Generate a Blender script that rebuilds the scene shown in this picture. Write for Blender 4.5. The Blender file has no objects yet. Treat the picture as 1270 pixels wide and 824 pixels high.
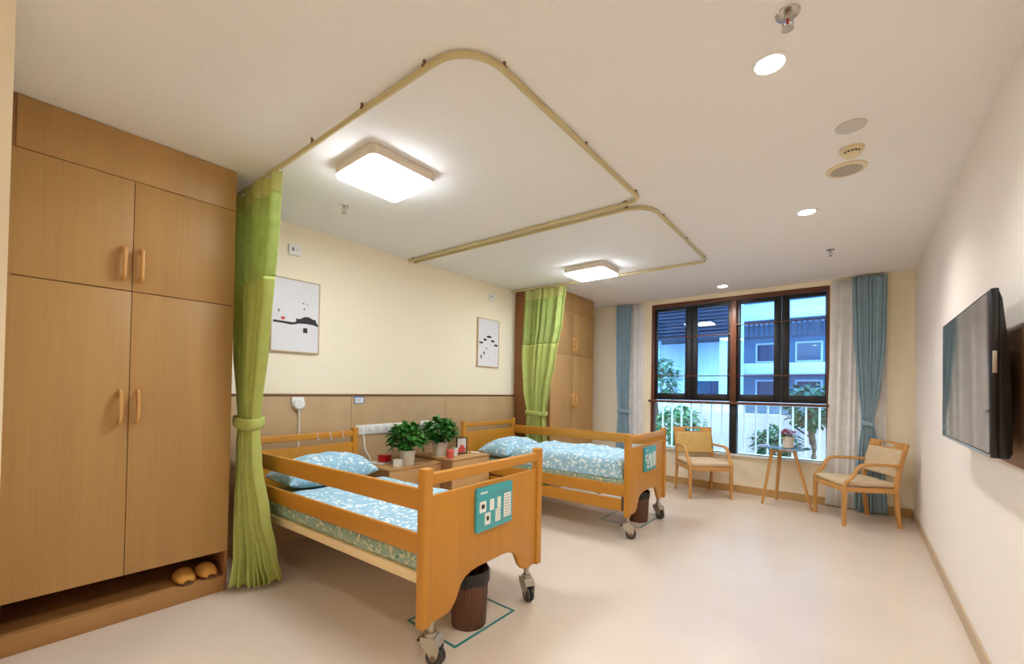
import bpy, bmesh, math, random
from mathutils import Vector, Matrix, noise
random.seed(7)
C = bpy.context.scene.collection
S = bpy.context.scene
PI = math.pi

# ------------------------------------------------------------------ materials
def lin(c):
    c = c/255.0
    return c/12.92 if c <= 0.04045 else ((c+0.055)/1.055)**2.4
def rgb(r, g, b): return (lin(r), lin(g), lin(b), 1.0)

def nodes(name):
    m = bpy.data.materials.new(name); m.use_nodes = True
    nt = m.node_tree
    return m, nt, nt.nodes['Principled BSDF'], nt.nodes['Material Output']

def setp(p, **k):
    for a, v in k.items():
        n = {'rough': 'Roughness', 'metal': 'Metallic', 'spec': 'Specular IOR Level', 'coat': 'Coat Weight', 'sheen': 'Sheen Weight'}[a]
        p.inputs[n].default_value = v

def ramp(nt, stops):
    r = nt.nodes.new('ShaderNodeValToRGB')
    el = r.color_ramp.elements
    while len(el) < len(stops): el.new(0.5)
    for e, (pos, col) in zip(el, stops):
        e.position = pos; e.color = col
    return r

def coords(nt, scale, rot=(0, 0, 0), kind='Object'):
    tc = nt.nodes.new('ShaderNodeTexCoord'); mp = nt.nodes.new('ShaderNodeMapping')
    mp.inputs['Scale'].default_value = scale; mp.inputs['Rotation'].default_value = rot
    nt.links.new(tc.outputs[kind], mp.inputs['Vector'])
    return mp.outputs['Vector']

def noise_tex(nt, vec, scale=1, detail=4, rough=.5, dist=0):
    n = nt.nodes.new('ShaderNodeTexNoise')
    n.inputs['Scale'].default_value = scale; n.inputs['Detail'].default_value = detail
    n.inputs['Roughness'].default_value = rough; n.inputs['Distortion'].default_value = dist
    nt.links.new(vec, n.inputs['Vector'])
    return n

def bump(nt, p, fac, strength, dist=.002):
    b = nt.nodes.new('ShaderNodeBump'); b.inputs['Strength'].default_value = strength; b.inputs['Distance'].default_value = dist
    nt.links.new(fac, b.inputs['Height']); nt.links.new(b.outputs['Normal'], p.inputs['Normal'])

def plain(name, col, rough=.5, metal=0, spec=.5, var=.0, vscale=8, bmp=0):
    m, nt, p, o = nodes(name)
    p.inputs['Base Color'].default_value = col; setp(p, rough=rough, metal=metal, spec=spec)
    v = coords(nt, (1, 1, 1)); n = noise_tex(nt, v, vscale, 3)
    k = max(var, .015)
    r = ramp(nt, [(.3, tuple(c*(1-k) for c in col[:3])+(1,)), (.7, tuple(min(1, c*(1+k)) for c in col[:3])+(1,))])
    nt.links.new(n.outputs['Fac'], r.inputs['Fac']); nt.links.new(r.outputs['Color'], p.inputs['Base Color'])
    if bmp: bump(nt, p, n.outputs['Fac'], bmp)
    return m

def wood(name, col, axis=2, contrast=.12, rough=.42, fine=60, coat=0):
    m, nt, p, o = nodes(name)
    sc = [fine, fine, fine]; sc[axis] = 1.6
    v = coords(nt, tuple(sc))
    n = noise_tex(nt, v, 1.0, 5, .55, .4)
    sc2 = [7, 7, 7]; sc2[axis] = .5
    n2 = noise_tex(nt, coords(nt, tuple(sc2)), 1.0, 2, .5, .3)
    mx = nt.nodes.new('ShaderNodeMath'); mx.operation = 'ADD'
    h = nt.nodes.new('ShaderNodeMath'); h.operation = 'MULTIPLY'; h.inputs[1].default_value = .5
    nt.links.new(n.outputs['Fac'], mx.inputs[0]); nt.links.new(n2.outputs['Fac'], mx.inputs[1]); nt.links.new(mx.outputs[0], h.inputs[0])
    dk = tuple(c*(1-contrast) for c in col[:3])+(1,); lt = tuple(min(1, c*(1+contrast*.6)) for c in col[:3])+(1,)
    r = ramp(nt, [(.35, dk), (.5, col), (.65, lt)])
    nt.links.new(h.outputs[0], r.inputs['Fac']); nt.links.new(r.outputs['Color'], p.inputs['Base Color'])
    setp(p, rough=rough, coat=coat)
    bump(nt, p, n.outputs['Fac'], .05, .0008)
    return m

def emit(name, col, strength):
    m, nt, p, o = nodes(name)
    p.inputs['Base Color'].default_value = (.8, .8, .8, 1)
    p.inputs['Emission Color'].default_value = col; p.inputs['Emission Strength'].default_value = strength
    return m

def cloth(name, col, translucent=.25, alpha=0, weave=500, rough=.85, var=.06):
    m, nt, p, o = nodes(name)
    v = coords(nt, (1, 1, 1)); n = noise_tex(nt, v, 14, 3)
    r = ramp(nt, [(.3, tuple(c*(1-var) for c in col[:3])+(1,)), (.7, tuple(min(1, c*(1+var)) for c in col[:3])+(1,))])
    nt.links.new(n.outputs['Fac'], r.inputs['Fac']); nt.links.new(r.outputs['Color'], p.inputs['Base Color'])
    setp(p, rough=rough, spec=.15)
    w = noise_tex(nt, v, weave, 1); bump(nt, p, w.outputs['Fac'], .15, .0008)
    t = nt.nodes.new('ShaderNodeBsdfTranslucent'); nt.links.new(r.outputs['Color'], t.inputs['Color'])
    mx = nt.nodes.new('ShaderNodeMixShader'); mx.inputs['Fac'].default_value = translucent
    nt.links.new(p.outputs['BSDF'], mx.inputs[1]); nt.links.new(t.outputs['BSDF'], mx.inputs[2])
    last = mx
    if alpha:
        tr = nt.nodes.new('ShaderNodeBsdfTransparent'); m2 = nt.nodes.new('ShaderNodeMixShader'); m2.inputs['Fac'].default_value = alpha
        nt.links.new(mx.outputs['Shader'], m2.inputs[1]); nt.links.new(tr.outputs['BSDF'], m2.inputs[2]); last = m2
    nt.links.new(last.outputs['Shader'], o.inputs['Surface'])
    return m

def thin_glass(name, tint=(1, 1, 1, 1), refl=.08):
    m, nt, p, o = nodes(name)
    nt.nodes.remove(p)
    tr = nt.nodes.new('ShaderNodeBsdfTransparent'); tr.inputs['Color'].default_value = tint
    gl = nt.nodes.new('ShaderNodeBsdfGlossy'); gl.inputs['Roughness'].default_value = .01
    fr = nt.nodes.new('ShaderNodeFresnel'); fr.inputs['IOR'].default_value = 1.5
    ad = nt.nodes.new('ShaderNodeMath'); ad.operation = 'ADD'; ad.inputs[1].default_value = refl
    nt.links.new(fr.outputs['Fac'], ad.inputs[0])
    mx = nt.nodes.new('ShaderNodeMixShader')
    nt.links.new(ad.outputs[0], mx.inputs['Fac']); nt.links.new(tr.outputs['BSDF'], mx.inputs[1]); nt.links.new(gl.outputs['BSDF'], mx.inputs[2])
    nt.links.new(mx.outputs['Shader'], o.inputs['Surface'])
    return m

def floral(name, base, leaf, dark, scale=16):
    """printed cotton: scattered leaf shapes on a plain ground"""
    m, nt, p, o = nodes(name)
    v = coords(nt, (1, 1, 1))
    nz = noise_tex(nt, v, 9, 2)
    av = nt.nodes.new('ShaderNodeVectorMath'); av.operation = 'MULTIPLY_ADD'
    av.inputs[1].default_value = (.12, .12, .12); nt.links.new(nz.outputs['Color'], av.inputs[0]); nt.links.new(v, av.inputs[2])
    col = None
    def layer(prev, scale, thr, c, stretch, rot):
        mp = nt.nodes.new('ShaderNodeMapping'); mp.inputs['Scale'].default_value = stretch; mp.inputs['Rotation'].default_value = rot
        nt.links.new(av.outputs[0], mp.inputs['Vector'])
        vo = nt.nodes.new('ShaderNodeTexVoronoi'); vo.inputs['Scale'].default_value = scale
        nt.links.new(mp.outputs['Vector'], vo.inputs['Vector'])
        r = ramp(nt, [(thr, (1, 1, 1, 1)), (thr+.06, (0, 0, 0, 1))])
        nt.links.new(vo.outputs['Distance'], r.inputs['Fac'])
        mx = nt.nodes.new('ShaderNodeMix'); mx.data_type = 'RGBA'
        nt.links.new(r.outputs['Color'], mx.inputs[0])
        if isinstance(prev, tuple): mx.inputs[6].default_value = prev
        else: nt.links.new(prev, mx.inputs[6])
        mx.inputs[7].default_value = c
        return mx.outputs[2]
    col = layer(base, scale, .27, leaf, (1, .55, .8), (.3, .5, .6))
    col = layer(col, scale*.9, .25, leaf, (.5, 1.1, .8), (.2, .3, -.5))
    col = layer(col, scale*1.2, .13, dark, (.6, 1.2, .8), (.1, .7, 1.1))
    nt.links.new(col, p.inputs['Base Color']); setp(p, rough=.9, spec=.1)
    f = noise_tex(nt, v, 9, 3); bump(nt, p, f.outputs['Fac'], .35, .02)
    return m

M = {}
M['wall'] = plain('wall_paint', rgb(248, 235, 208), .75, spec=.2, vscale=60, bmp=.02)
M['wall_right'] = plain('wall_paint_pale', rgb(246, 238, 230), .75, spec=.2, vscale=60, bmp=.02)
M['ceiling'] = plain('ceiling_paint', rgb(243, 240, 236), .85, spec=.15, vscale=50)
M['base_tan'] = plain('skirting_tan', rgb(196, 172, 140), .5)
M['base_wood'] = plain('skirting_wood', rgb(190, 152, 96), .5)
M['floor'] = None
M['wainscot'] = plain('wainscot_laminate', rgb(190, 160, 118), .5, var=.05, vscale=5)
M['cap'] = plain('wainscot_cap', rgb(120, 84, 52), .5)
M['ward'] = wood('wardrobe_veneer', rgb(182, 140, 84), 2, .10, .45, 90)
M['ward_dark'] = wood('wardrobe_inside', rgb(150, 100, 60), 1, .1, .6, 60)
M['plinth'] = wood('wardrobe_plinth', rgb(172, 126, 74), 1, .1, .45, 60)
M['handle'] = wood('handle_wood', rgb(212, 158, 92), 2, .08, .35, 80)
M['bed_x'] = wood('bed_beech_long', rgb(194, 131, 38), 0, .08, .45, 55, .04)
M['bed_y'] = wood('bed_beech_cross', rgb(198, 135, 40), 1, .08, .45, 55, .04)
M['bed_z'] = wood('bed_beech_upright', rgb(196, 133, 38), 2, .10, .45, 55, .04)
M['bed_base'] = wood('bed_slat_pale', rgb(235, 208, 158), 0, .06, .5, 40)
M['night'] = wood('nightstand_oak', rgb(196, 152, 98), 1, .12, .45, 60)
M['night_side'] = wood('nightstand_side', rgb(150, 105, 66), 2, .1, .5, 60)
M['chair_x'] = wood('chair_ash', rgb(206, 152, 86), 0, .1, .4, 60)
M['chair_z'] = wood('chair_ash_upright', rgb(204, 149, 82), 2, .1, .4, 60)
M['seat_tan'] = cloth('seat_tan', rgb(206, 170, 106), 0)
M['seat_grey'] = cloth('seat_beige', rgb(212, 190, 156), 0)
M['green'] = cloth('curtain_green', rgb(202, 210, 122), .3)
M['green_net'] = cloth('curtain_green_net', rgb(190, 205, 122), .4, .16, weave=300, var=.12)
M['green_head'] = cloth('curtain_green_heading', rgb(208, 209, 132), .3)
M['blue'] = cloth('curtain_blue', rgb(160, 186, 200), .2)
M['sheer'] = cloth('sheer_white', rgb(252, 250, 248), .35, .03)
M['track'] = plain('track_cream', rgb(205, 188, 140), .4, spec=.4)
M['bracket'] = plain('bracket_brown', rgb(130, 96, 60), .5)
M['white'] = plain('white_plastic', rgb(238, 236, 232), .4)
M['offwhite'] = plain('offwhite_plastic', rgb(226, 218, 202), .45)
M['lampframe'] = plain('lamp_frame', rgb(226, 214, 196), .4)
M['cream_plastic'] = plain('cream_plastic', rgb(230, 214, 176), .45)
M['grille'] = plain('speaker_grille', rgb(178, 168, 148), .6, vscale=300, bmp=.3)
M['grille_light'] = plain('vent_light', rgb(206, 200, 192), .6)
M['chrome'] = plain('chrome', rgb(200, 198, 192), .22, 1)
M['steel'] = plain('caster_zinc', rgb(186, 178, 162), .35, .8)
M['rubber'] = plain('rubber_grey', rgb(66, 62, 58), .6)
M['hub'] = plain('wheel_hub', rgb(120, 96, 78), .5)
M['red'] = plain('red_plastic', rgb(196, 30, 26), .4)
M['pink'] = plain('pink_plastic', rgb(214, 88, 76), .4)
M['black'] = plain('black_plastic', rgb(18, 18, 20), .35)
M['black_bag'] = plain('black_bag', rgb(16, 14, 14), .3, var=.2, vscale=40, bmp=.5)
M['bin'] = wood('bin_walnut', rgb(92, 54, 32), 2, .4, .4, 40)
M['teal'] = plain('teal_board', rgb(66, 166, 172), .35)
M['teal_tape'] = plain('teal_tape', rgb(40, 130, 130), .5)
M['card'] = plain('paper_card', rgb(236, 238, 230), .6)
M['ink'] = plain('ink', rgb(52, 48, 50), .8)
M['ink_grey'] = plain('ink_grey', rgb(140, 136, 140), .8)
M['paper'] = plain('picture_paper', rgb(228, 224, 224), .7)
M['ink_red'] = plain('ink_red', rgb(206, 84, 78), .8)
M['frame_wood'] = wood('frame_wood', rgb(206, 180, 140), 2, .08, .45, 60)
M['slipper'] = cloth('slipper_felt', rgb(206, 148, 72), 0)
M['slipper_sole'] = plain('slipper_sole', rgb(110, 74, 46), .7)
M['pot_white'] = plain('pot_white', rgb(232, 224, 210), .35)
M['pot_grey'] = plain('pot_pale', rgb(222, 216, 206), .35)
M['leaf'] = plain('leaf_green', rgb(44, 112, 40), .4, var=.35, vscale=12)
M['leaf_lt'] = plain('leaf_light_green', rgb(84, 156, 62), .4, var=.25, vscale=12)
M['soil'] = plain('soil', rgb(54, 36, 24), .9)
M['magenta'] = plain('petal_magenta', rgb(176, 40, 92), .6, var=.3, vscale=40)
M['win_brown'] = wood('window_brown', rgb(104, 58, 34), 0, .15, .4, 40)
M['win_black'] = plain('window_black', rgb(24, 22, 24), .4)
M['glass'] = thin_glass('window_glass', (.62, .80, 1, 1), .03)
M['glass_low'] = thin_glass('window_glass_lower', (.93, .97, 1, 1), .02)
M['glass_top'] = thin_glass('table_glass', (.86, .9, .9, 1), .12)
M['sill'] = plain('sill_stone', rgb(226, 222, 216), .35)
M['tv_body'] = plain('tv_black', rgb(14, 14, 18), .25)
M['tv_screen'] = plain('tv_glass', rgb(6, 7, 10), .05, spec=1.0)
M['tv_screen'].node_tree.nodes['Principled BSDF'].inputs['Coat Weight'].default_value = 1.0
M['silver'] = plain('silver', rgb(188, 184, 178), .3, .7)
M['board_brown'] = wood('backing_board', rgb(156, 114, 78), 1, .08, .5, 40)
M['sheet'] = floral('bed_sheet_print', rgb(150, 170, 150), rgb(208, 204, 170), rgb(96, 126, 110), 34)
M['duvet'] = floral('duvet_print', rgb(158, 196, 214), rgb(226, 236, 236), rgb(112, 158, 166), 27)
M['duvet_hem'] = floral('duvet_reverse', rgb(96, 142, 148), rgb(196, 212, 204), rgb(40, 80, 90), 15)
M['screw'] = plain('screw_dark', rgb(70, 52, 36), .5)
M['ext_white'] = plain('facade_white', rgb(214, 222, 232), .8, var=.05, vscale=2)
M['ext_blue'] = plain('facade_blue_grey', rgb(96, 128, 152), .8, var=.08, vscale=2)
M['ext_dark'] = plain('facade_dark', rgb(44, 54, 74), .7)
M['ext_glass'] = plain('facade_window', rgb(40, 62, 92), .12, spec=.8)
M['ext_rail'] = plain('railing_white', rgb(236, 238, 242), .45)
M['ext_ground'] = plain('paving', rgb(150, 150, 150), .9, var=.1, vscale=3)
M['ext_pink'] = plain('garden_wall', rgb(196, 186, 190), .85, var=.06, vscale=3)
M['bark'] = plain('bark', rgb(92, 74, 58), .9, var=.3, vscale=20)
M['tree_leaf'] = plain('tree_leaf', rgb(92, 140, 92), .6, var=.3, vscale=5)
M['tree_leaf_dk'] = plain('tree_leaf_dark', rgb(52, 98, 66), .6, var=.3, vscale=5)

def floor_mat():
    m, nt, p, o = nodes('vinyl_floor')
    n = noise_tex(nt, coords(nt, (1, 1, 1)), 1.6, 4, .55)
    n2 = noise_tex(nt, coords(nt, (1, 1, 1)), 90, 2, .5)
    ad = nt.nodes.new('ShaderNodeMath'); ad.operation = 'MULTIPLY_ADD'; ad.inputs[1].default_value = .25
    nt.links.new(n2.outputs['Fac'], ad.inputs[0]); nt.links.new(n.outputs['Fac'], ad.inputs[2])
    r = ramp(nt, [(.35, rgb(211, 196, 180)), (.85, rgb(220, 206, 190))])
    nt.links.new(ad.outputs[0], r.inputs['Fac']); nt.links.new(r.outputs['Color'], p.inputs['Base Color'])
    setp(p, rough=.27, spec=.55)
    return m
M['floor'] = floor_mat()

# ------------------------------------------------------------------ mesh helpers
def BM(): return bmesh.new()

def box(bm, x0, x1, y0, y1, z0, z1, bev=0, seg=2, mi=0):
    mat = Matrix.Translation(((x0+x1)/2, (y0+y1)/2, (z0+z1)/2)) @ Matrix.Diagonal((abs(x1-x0), abs(y1-y0), abs(z1-z0), 1))
    vs = bmesh.ops.create_cube(bm, size=1, matrix=mat)['verts']
    if bev:
        es = list({e for v in vs for e in v.link_edges})
        bmesh.ops.bevel(bm, geom=es, offset=bev, segments=seg, profile=.5, affect='EDGES')
    return bm

def cyl(bm, p0, p1, r0, r1=None, n=20):
    r1 = r0 if r1 is None else r1
    p0, p1 = Vector(p0), Vector(p1); d = p1-p0
    q = d.to_track_quat('Z', 'Y').to_matrix().to_4x4()
    bmesh.ops.create_cone(bm, cap_ends=True, segments=n, radius1=r0, radius2=r1, depth=d.length, matrix=Matrix.Translation((p0+p1)/2) @ q)
    return bm

def ring_sweep(bm, pts, prof, closed_prof=True, up=Vector((0, 0, 1)), cap=True, scales=None):
    """sweep a 2-D profile [(side, up)] along 3-D points"""
    pts = [Vector(p) for p in pts]; rings = []
    for i, p in enumerate(pts):
        t = (pts[min(i+1, len(pts)-1)]-pts[max(i-1, 0)]).normalized()
        s = t.cross(up)
        if s.length < 1e-4: s = t.cross(Vector((0, 1, 0)))
        s.normalize(); u = s.cross(t).normalized()
        k = scales[i] if scales else 1
        rings.append([bm.verts.new(p+s*a*k+u*b*k) for a, b in prof])
    n = len(prof)
    for a, b in zip(rings, rings[1:]):
        for j in range(n):
            bm.faces.new((a[j], a[(j+1) % n], b[(j+1) % n], b[j]))
    if cap:
        bm.faces.new(list(reversed(rings[0]))); bm.faces.new(rings[-1])
    return bm

def circ(r, n=10): return [(r*math.cos(2*PI*i/n), r*math.sin(2*PI*i/n)) for i in range(n)]
def rrect(w, h, r, k=3):
    out = []
    for cx, cy, a0 in ((w/2-r, h/2-r, 0), (-w/2+r, h/2-r, 90), (-w/2+r, -h/2+r, 180), (w/2-r, -h/2+r, 270)):
        for i in range(k+1):
            a = math.radians(a0+90*i/k); out.append((cx+r*math.cos(a), cy+r*math.sin(a)))
    return out
def tube(bm, pts, r, n=10, scales=None): return ring_sweep(bm, pts, circ(r, n), scales=scales)

def smooth_path(pts, k=6):
    pts = [Vector(p) for p in pts]; out = []
    for i in range(len(pts)-1):
        p0 = pts[max(i-1, 0)]; p1 = pts[i]; p2 = pts[i+1]; p3 = pts[min(i+2, len(pts)-1)]
        for j in range(k):
            t = j/k
            out.append(.5*((2*p1)+(-p0+p2)*t+(2*p0-5*p1+4*p2-p3)*t*t+(-p0+3*p1-3*p2+p3)*t**3))
    out.append(pts[-1]); return out

def lathe(bm, prof, n=28, c=(0, 0, 0)):
    c = Vector(c); rings = []
    for r, z in prof:
        if r < 1e-5: rings.append([bm.verts.new(c+Vector((0, 0, z)))])
        else: rings.append([bm.verts.new(c+Vector((r*math.cos(2*PI*i/n), r*math.sin(2*PI*i/n), z))) for i in range(n)])
    for a, b in zip(rings, rings[1:]):
        for j in range(n):
            k = (j+1) % n
            if len(a) == 1 and len(b) == 1: continue
            if len(a) == 1: bm.faces.new((a[0], b[k], b[j]))
            elif len(b) == 1: bm.faces.new((a[j], a[k], b[0]))
            else: bm.faces.new((a[j], a[k], b[k], b[j]))
    return bm

def prism(bm, poly, axis, a, b, bev=0):
    """extrude a 2-D polygon; axis 'x': poly=(y,z), 'y': (x,z), 'z': (x,y)"""
    def P(u, v, w): return {'x': (w, u, v), 'y': (u, w, v), 'z': (u, v, w)}[axis]
    A = [bm.verts.new(P(u, v, a)) for u, v in poly]; B = [bm.verts.new(P(u, v, b)) for u, v in poly]
    fs = [bm.faces.new(A), bm.faces.new(list(reversed(B)))]
    n = len(poly)
    side = []
    for i in range(n): side.append(bm.faces.new((A[i], B[i], B[(i+1) % n], A[(i+1) % n])))
    bmesh.ops.recalc_face_normals(bm, faces=fs+side)
    if bev:
        es = list({e for f in fs for e in f.edges})
        bmesh.ops.bevel(bm, geom=es, offset=bev, segments=2, profile=.5, affect='EDGES')
    return bm

def rpoly(x0, x1, y0, y1, r, k=4):
    return [(a+(x0+x1)/2, b+(y0+y1)/2) for a, b in rrect(x1-x0, y1-y0, r, k)]

def obj(name, bm, mat, parent=None, smooth=True, angle=35, loc=None, rot=None):
    bmesh.ops.recalc_face_normals(bm, faces=bm.faces[:])
    me = bpy.data.meshes.new(name); bm.to_mesh(me); bm.free()
    for m in (mat if isinstance(mat, (list, tuple)) else [mat]): me.materials.append(M[m] if isinstance(m, str) else m)
    if smooth:
        me.polygons.foreach_set('use_smooth', [True]*len(me.polygons))
        try: me.set_sharp_from_angle(angle=math.radians(angle))
        except Exception: pass
    o = bpy.data.objects.new(name, me); C.objects.link(o)
    if parent: o.parent = parent
    if loc: o.location = loc
    if rot: o.rotation_euler = rot
    return o

def tag(o, label, cat, group=None, kind=None):
    o['label'] = label; o['category'] = cat
    if group: o['group'] = group
    if kind: o['kind'] = kind
    return o

def thing(name, label, cat, loc=(0, 0, 0), rz=0, group=None):
    o = bpy.data.objects.new(name, None); C.objects.link(o)
    o.empty_display_size = .1
    o.location = loc; o.rotation_euler = (0, 0, rz)
    return tag(o, label, cat, group)

def struct(name, bm, mat, label=None, parent=None, smooth=False):
    o = obj(name, bm, mat, parent, smooth)
    if not parent: o['kind'] = 'structure'
    if label: o['label'] = label
    return o

def copy_tree(root):
    r = root.copy(); C.objects.link(r)
    def rec(src, dst):
        for ch in list(src.children):
            c = ch.copy(); C.objects.link(c); c.parent = dst; rec(ch, c)
    rec(root, r)
    return r

def relabel(o, label): o['label'] = label; return o

# ------------------------------------------------------------------ room shell
XL, XR, YB, H = -3.845, .51, 6.5, 2.776
YF, XBLK, YBLK = -2.6, -2.42, .030
struct('floor', box(BM(), XL-.2, XR+.2, YF-.2, YB+.2, -.12, 0), 'floor', 'pale beige vinyl floor')
struct('ceiling', box(BM(), XL-.2, XR+.2, YF-.2, YB+.2, H, H+.12), 'ceiling', 'plain cream ceiling')
struct('wall_left', box(BM(), XL-.2, XL, YF-.2, YB+.2, 0, H), 'wall', 'cream wall behind the beds')
struct('wall_right', box(BM(), XR, XR+.2, YF-.2, YB+.2, 0, H), 'wall_right', 'pale wall carrying the television')
struct('wall_front', box(BM(), XL, XR, YF-.2, YF, 0, H), 'wall', 'wall behind the camera')
struct('wall_corner', box(BM(), XL, XBLK, YF, YBLK, 0, H), 'wall', 'cream wall end at the left of the near wardrobe')
WX0, WX1, WZ0, WZ1 = -2.485, -.255, .525, 2.715
b = BM()
box(b, XL, WX0, YB, YB+.2, 0, H); box(b, WX1, XR, YB, YB+.2, 0, H)
box(b, WX0, WX1, YB, YB+.2, 0, WZ0); box(b, WX0, WX1, YB, YB+.2, WZ1, H)
struct('wall_back', b, 'wall', 'cream wall around the window')
b = BM(); box(b, XR-.012, XR, YF, YB, 0, .085, .003)
struct('baseboard_right', b, 'base_tan', 'low beige skirting along the right wall')
b = BM(); box(b, -3.21, XR-.014, YB-.014, YB, 0, .10, .003)
struct('baseboard_back', b, 'base_wood', 'wood toned skirting under the window')
# wainscot
t1 = bpy.data.objects.new('trim_1', None); C.objects.link(t1); t1['kind'] = 'structure'; t1['label'] = 'tan wall panelling behind the beds'
for y0, y1 in ((1.02, 2.225), (2.229, 3.45), (3.454, 4.775)):
    obj('panel', box(BM(), XL, XL+.02, y0, y1, 0, 1.262, .002), 'wainscot', t1)
obj('cap_rail', box(BM(), XL, XL+.026, 1.02, 4.775, 1.262, 1.284, .003), 'cap', t1)

# ------------------------------------------------------------------ window
w = bpy.data.objects.new('window_1', None); C.objects.link(w); w['kind'] = 'structure'; w['label'] = 'wide brown framed window over a low sill'
b = BM()
box(b, WX0, WX1, 6.50, 6.62, 2.655, WZ1, .004); box(b, WX0, WX0+.045, 6.50, 6.62, WZ0, 2.655, .004)
box(b, WX1-.03, WX1, 6.50, 6.62, WZ0, 2.655, .004)
obj('frame', b, 'win_brown', w)
obj('mullion', box(BM(), -1.365, -1.288, 6.485, 6.62, 1.24, 2.655, .004), 'win_brown', w)
obj('lower_mullion', box(BM(), -1.373, -1.282, 6.51, 6.62, WZ0, 1.205, .004), 'win_black', w)
obj('transom', box(BM(), WX0-.02, WX1, 6.44, 6.62, 1.205, 1.24, .006), 'win_brown', w)
for x0, x1 in ((-2.438, -1.900), (-1.896, -1.368), (-1.285, -.764), (-.760, -.288)):
    b = BM(); st = .072
    cx0 = x0+(.04 if x0 < -2.4 or abs(x0+1.285) < .01 else .085); cx1 = x1-(.085 if abs(x1+1.9) < .01 or abs(x1+.764) < .01 else (.04 if x1 < -1 else .012))
    box(b, x0, cx0, 6.53, 6.57, 1.245, 2.65, .003); box(b, cx1, x1, 6.53, 6.57, 1.245, 2.65, .003)
    box(b, cx0, cx1, 6.53, 6.57, 1.245, 1.345, .003); box(b, cx0, cx1, 6.53, 6.57, 2.60, 2.65, .003)
    s = obj('sash', b, 'win_black', w)
    obj('pane', box(BM(), cx0, cx1, 6.548, 6.552, 1.345, 2.60), 'glass', s, smooth=False)
for x0, x1, zs in ((-2.43, -1.37, (2.19, 1.605)), (-1.285, -.29, (2.31, 1.60))):
    for z in zs: obj('guard_bar', tube(BM(), [(x0, 6.515, z), (x1, 6.515, z)], .007, 8), 'win_brown', w)
for x0, x1 in ((WX0+.045, -1.373), (-1.282, WX1-.03)):
    obj('lower_pane', box(BM(), x0, x1, 6.565, 6.57, WZ0, 1.205), 'glass_low', w, smooth=False)
obj('sill', box(BM(), WX0-.02, WX1+.01, 6.445, 6.60, .495, .525, .005), 'sill', w)

# ------------------------------------------------------------------ wardrobes
def arch_handle(parent, x, y, zc, l=.17):
    b = BM()
    path = smooth_path([(x, y, zc-l/2), (x+.022, y, zc-l/2+.006), (x+.03, y, zc-l/2+.03), (x+.03, y, zc+l/2-.03), (x+.022, y, zc+l/2-.006), (x, y, zc+l/2)], 4)
    ring_sweep(b, path, rrect(.026, .016, .006), up=Vector((0, 1, 0)))
    return obj('handle', b, 'handle', parent)

def wardrobe(y0, y1, ym, label):
    t = thing('wardrobe', label, 'wardrobe', (XL, (y0+y1)/2, 0))
    cy = (y0+y1)/2; D = -3.211-XL   # depth to door face
    a, c = y0-cy, y1-cy; mid = ym-cy
    b = BM()
    box(b, .003, D-.002, a, a+.018, 0.0, H-.002, .001); box(b, .003, D-.002, c-.018, c, 0.0, H-.002, .001)
    box(b, .003, .012, a+.018, c-.018, .10, H-.004)
    for z in (.265, 1.87): box(b, .012, D-.022, a+.018, c-.018, z, z+.018)
    obj('carcass', b, 'ward_dark', t)
    obj('filler_panel', box(BM(), .012, D, a+.019, c-.001, 2.511, H-.003, .0015), 'ward', t)
    b = BM(); box(b, .012, D-.005, a+.0185, c-.0185, 0, .10, .002)
    obj('plinth', b, 'plinth', t)
    for z0, z1, hz in ((.262, 1.873, 1.22), (1.878, 2.507, 2.03)):
        for u0, u1, s in ((a+.001, mid-.0015, 1), (mid+.0015, c-.001, -1)):
            d = obj('door', box(BM(), D-.020, D, u0, u1, z0, z1, .0015), 'ward', t)
            arch_handle(d, D, (u1 if s > 0 else u0)-s*.036, hz)
    return t
wardrobe(.034, 1.008, .498, 'tall wooden wardrobe at the left edge, beside the near green curtain')
wardrobe(4.78, 5.975, 5.372, 'tall wooden wardrobe in the far corner behind the second green curtain')

def slipper(label, loc, rz):
    t = thing('slipper', label, 'slipper', loc, rz, 'slippers under the near wardrobe')
    def outline(k): # toe at -Y... long axis local x, toe at +x
        out = []
        for i in range(24):
            a = 2*PI*i/24; x = .125*math.cos(a); wdt = .046+.010*math.cos(a)
            out.append((x*k, math.copysign(abs(math.sin(a))**.8, math.sin(a))*wdt*k))
        return out
    b = BM(); prism(b, outline(1), 'z', 0, .02, .004); obj('sole', b, 'slipper_sole', t)
    b = BM(); rows = []
    for i in range(11):
        s = i/10; x = -.01+.132*s; wd = .054*math.sqrt(max(0, 1-(max(0, x-.03)/.1)**2))+.002; hh = .062*(1-.75*s**2.2)
        rows.append([b.verts.new((x, wd*math.cos(PI*j/10), .018+hh*math.sin(PI*j/10)**.8 if 0 < j < 10 else .018)) for j in range(11)])
    for r0, r1 in zip(rows, rows[1:]):
        for j in range(10): b.faces.new((r0[j], r0[j+1], r1[j+1], r1[j]))
    u = obj('upper', b, 'slipper', t); md = u.modifiers.new('s', 'SOLIDIFY'); md.thickness = .006
    return t
slipper('tan slipper in the niche under the wardrobe, the one farther from the curtain', (-3.335, .800, .1005), 0)
slipper('tan slipper in the niche under the wardrobe, the one next to the curtain', (-3.335, .915, .1005), .06)

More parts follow.
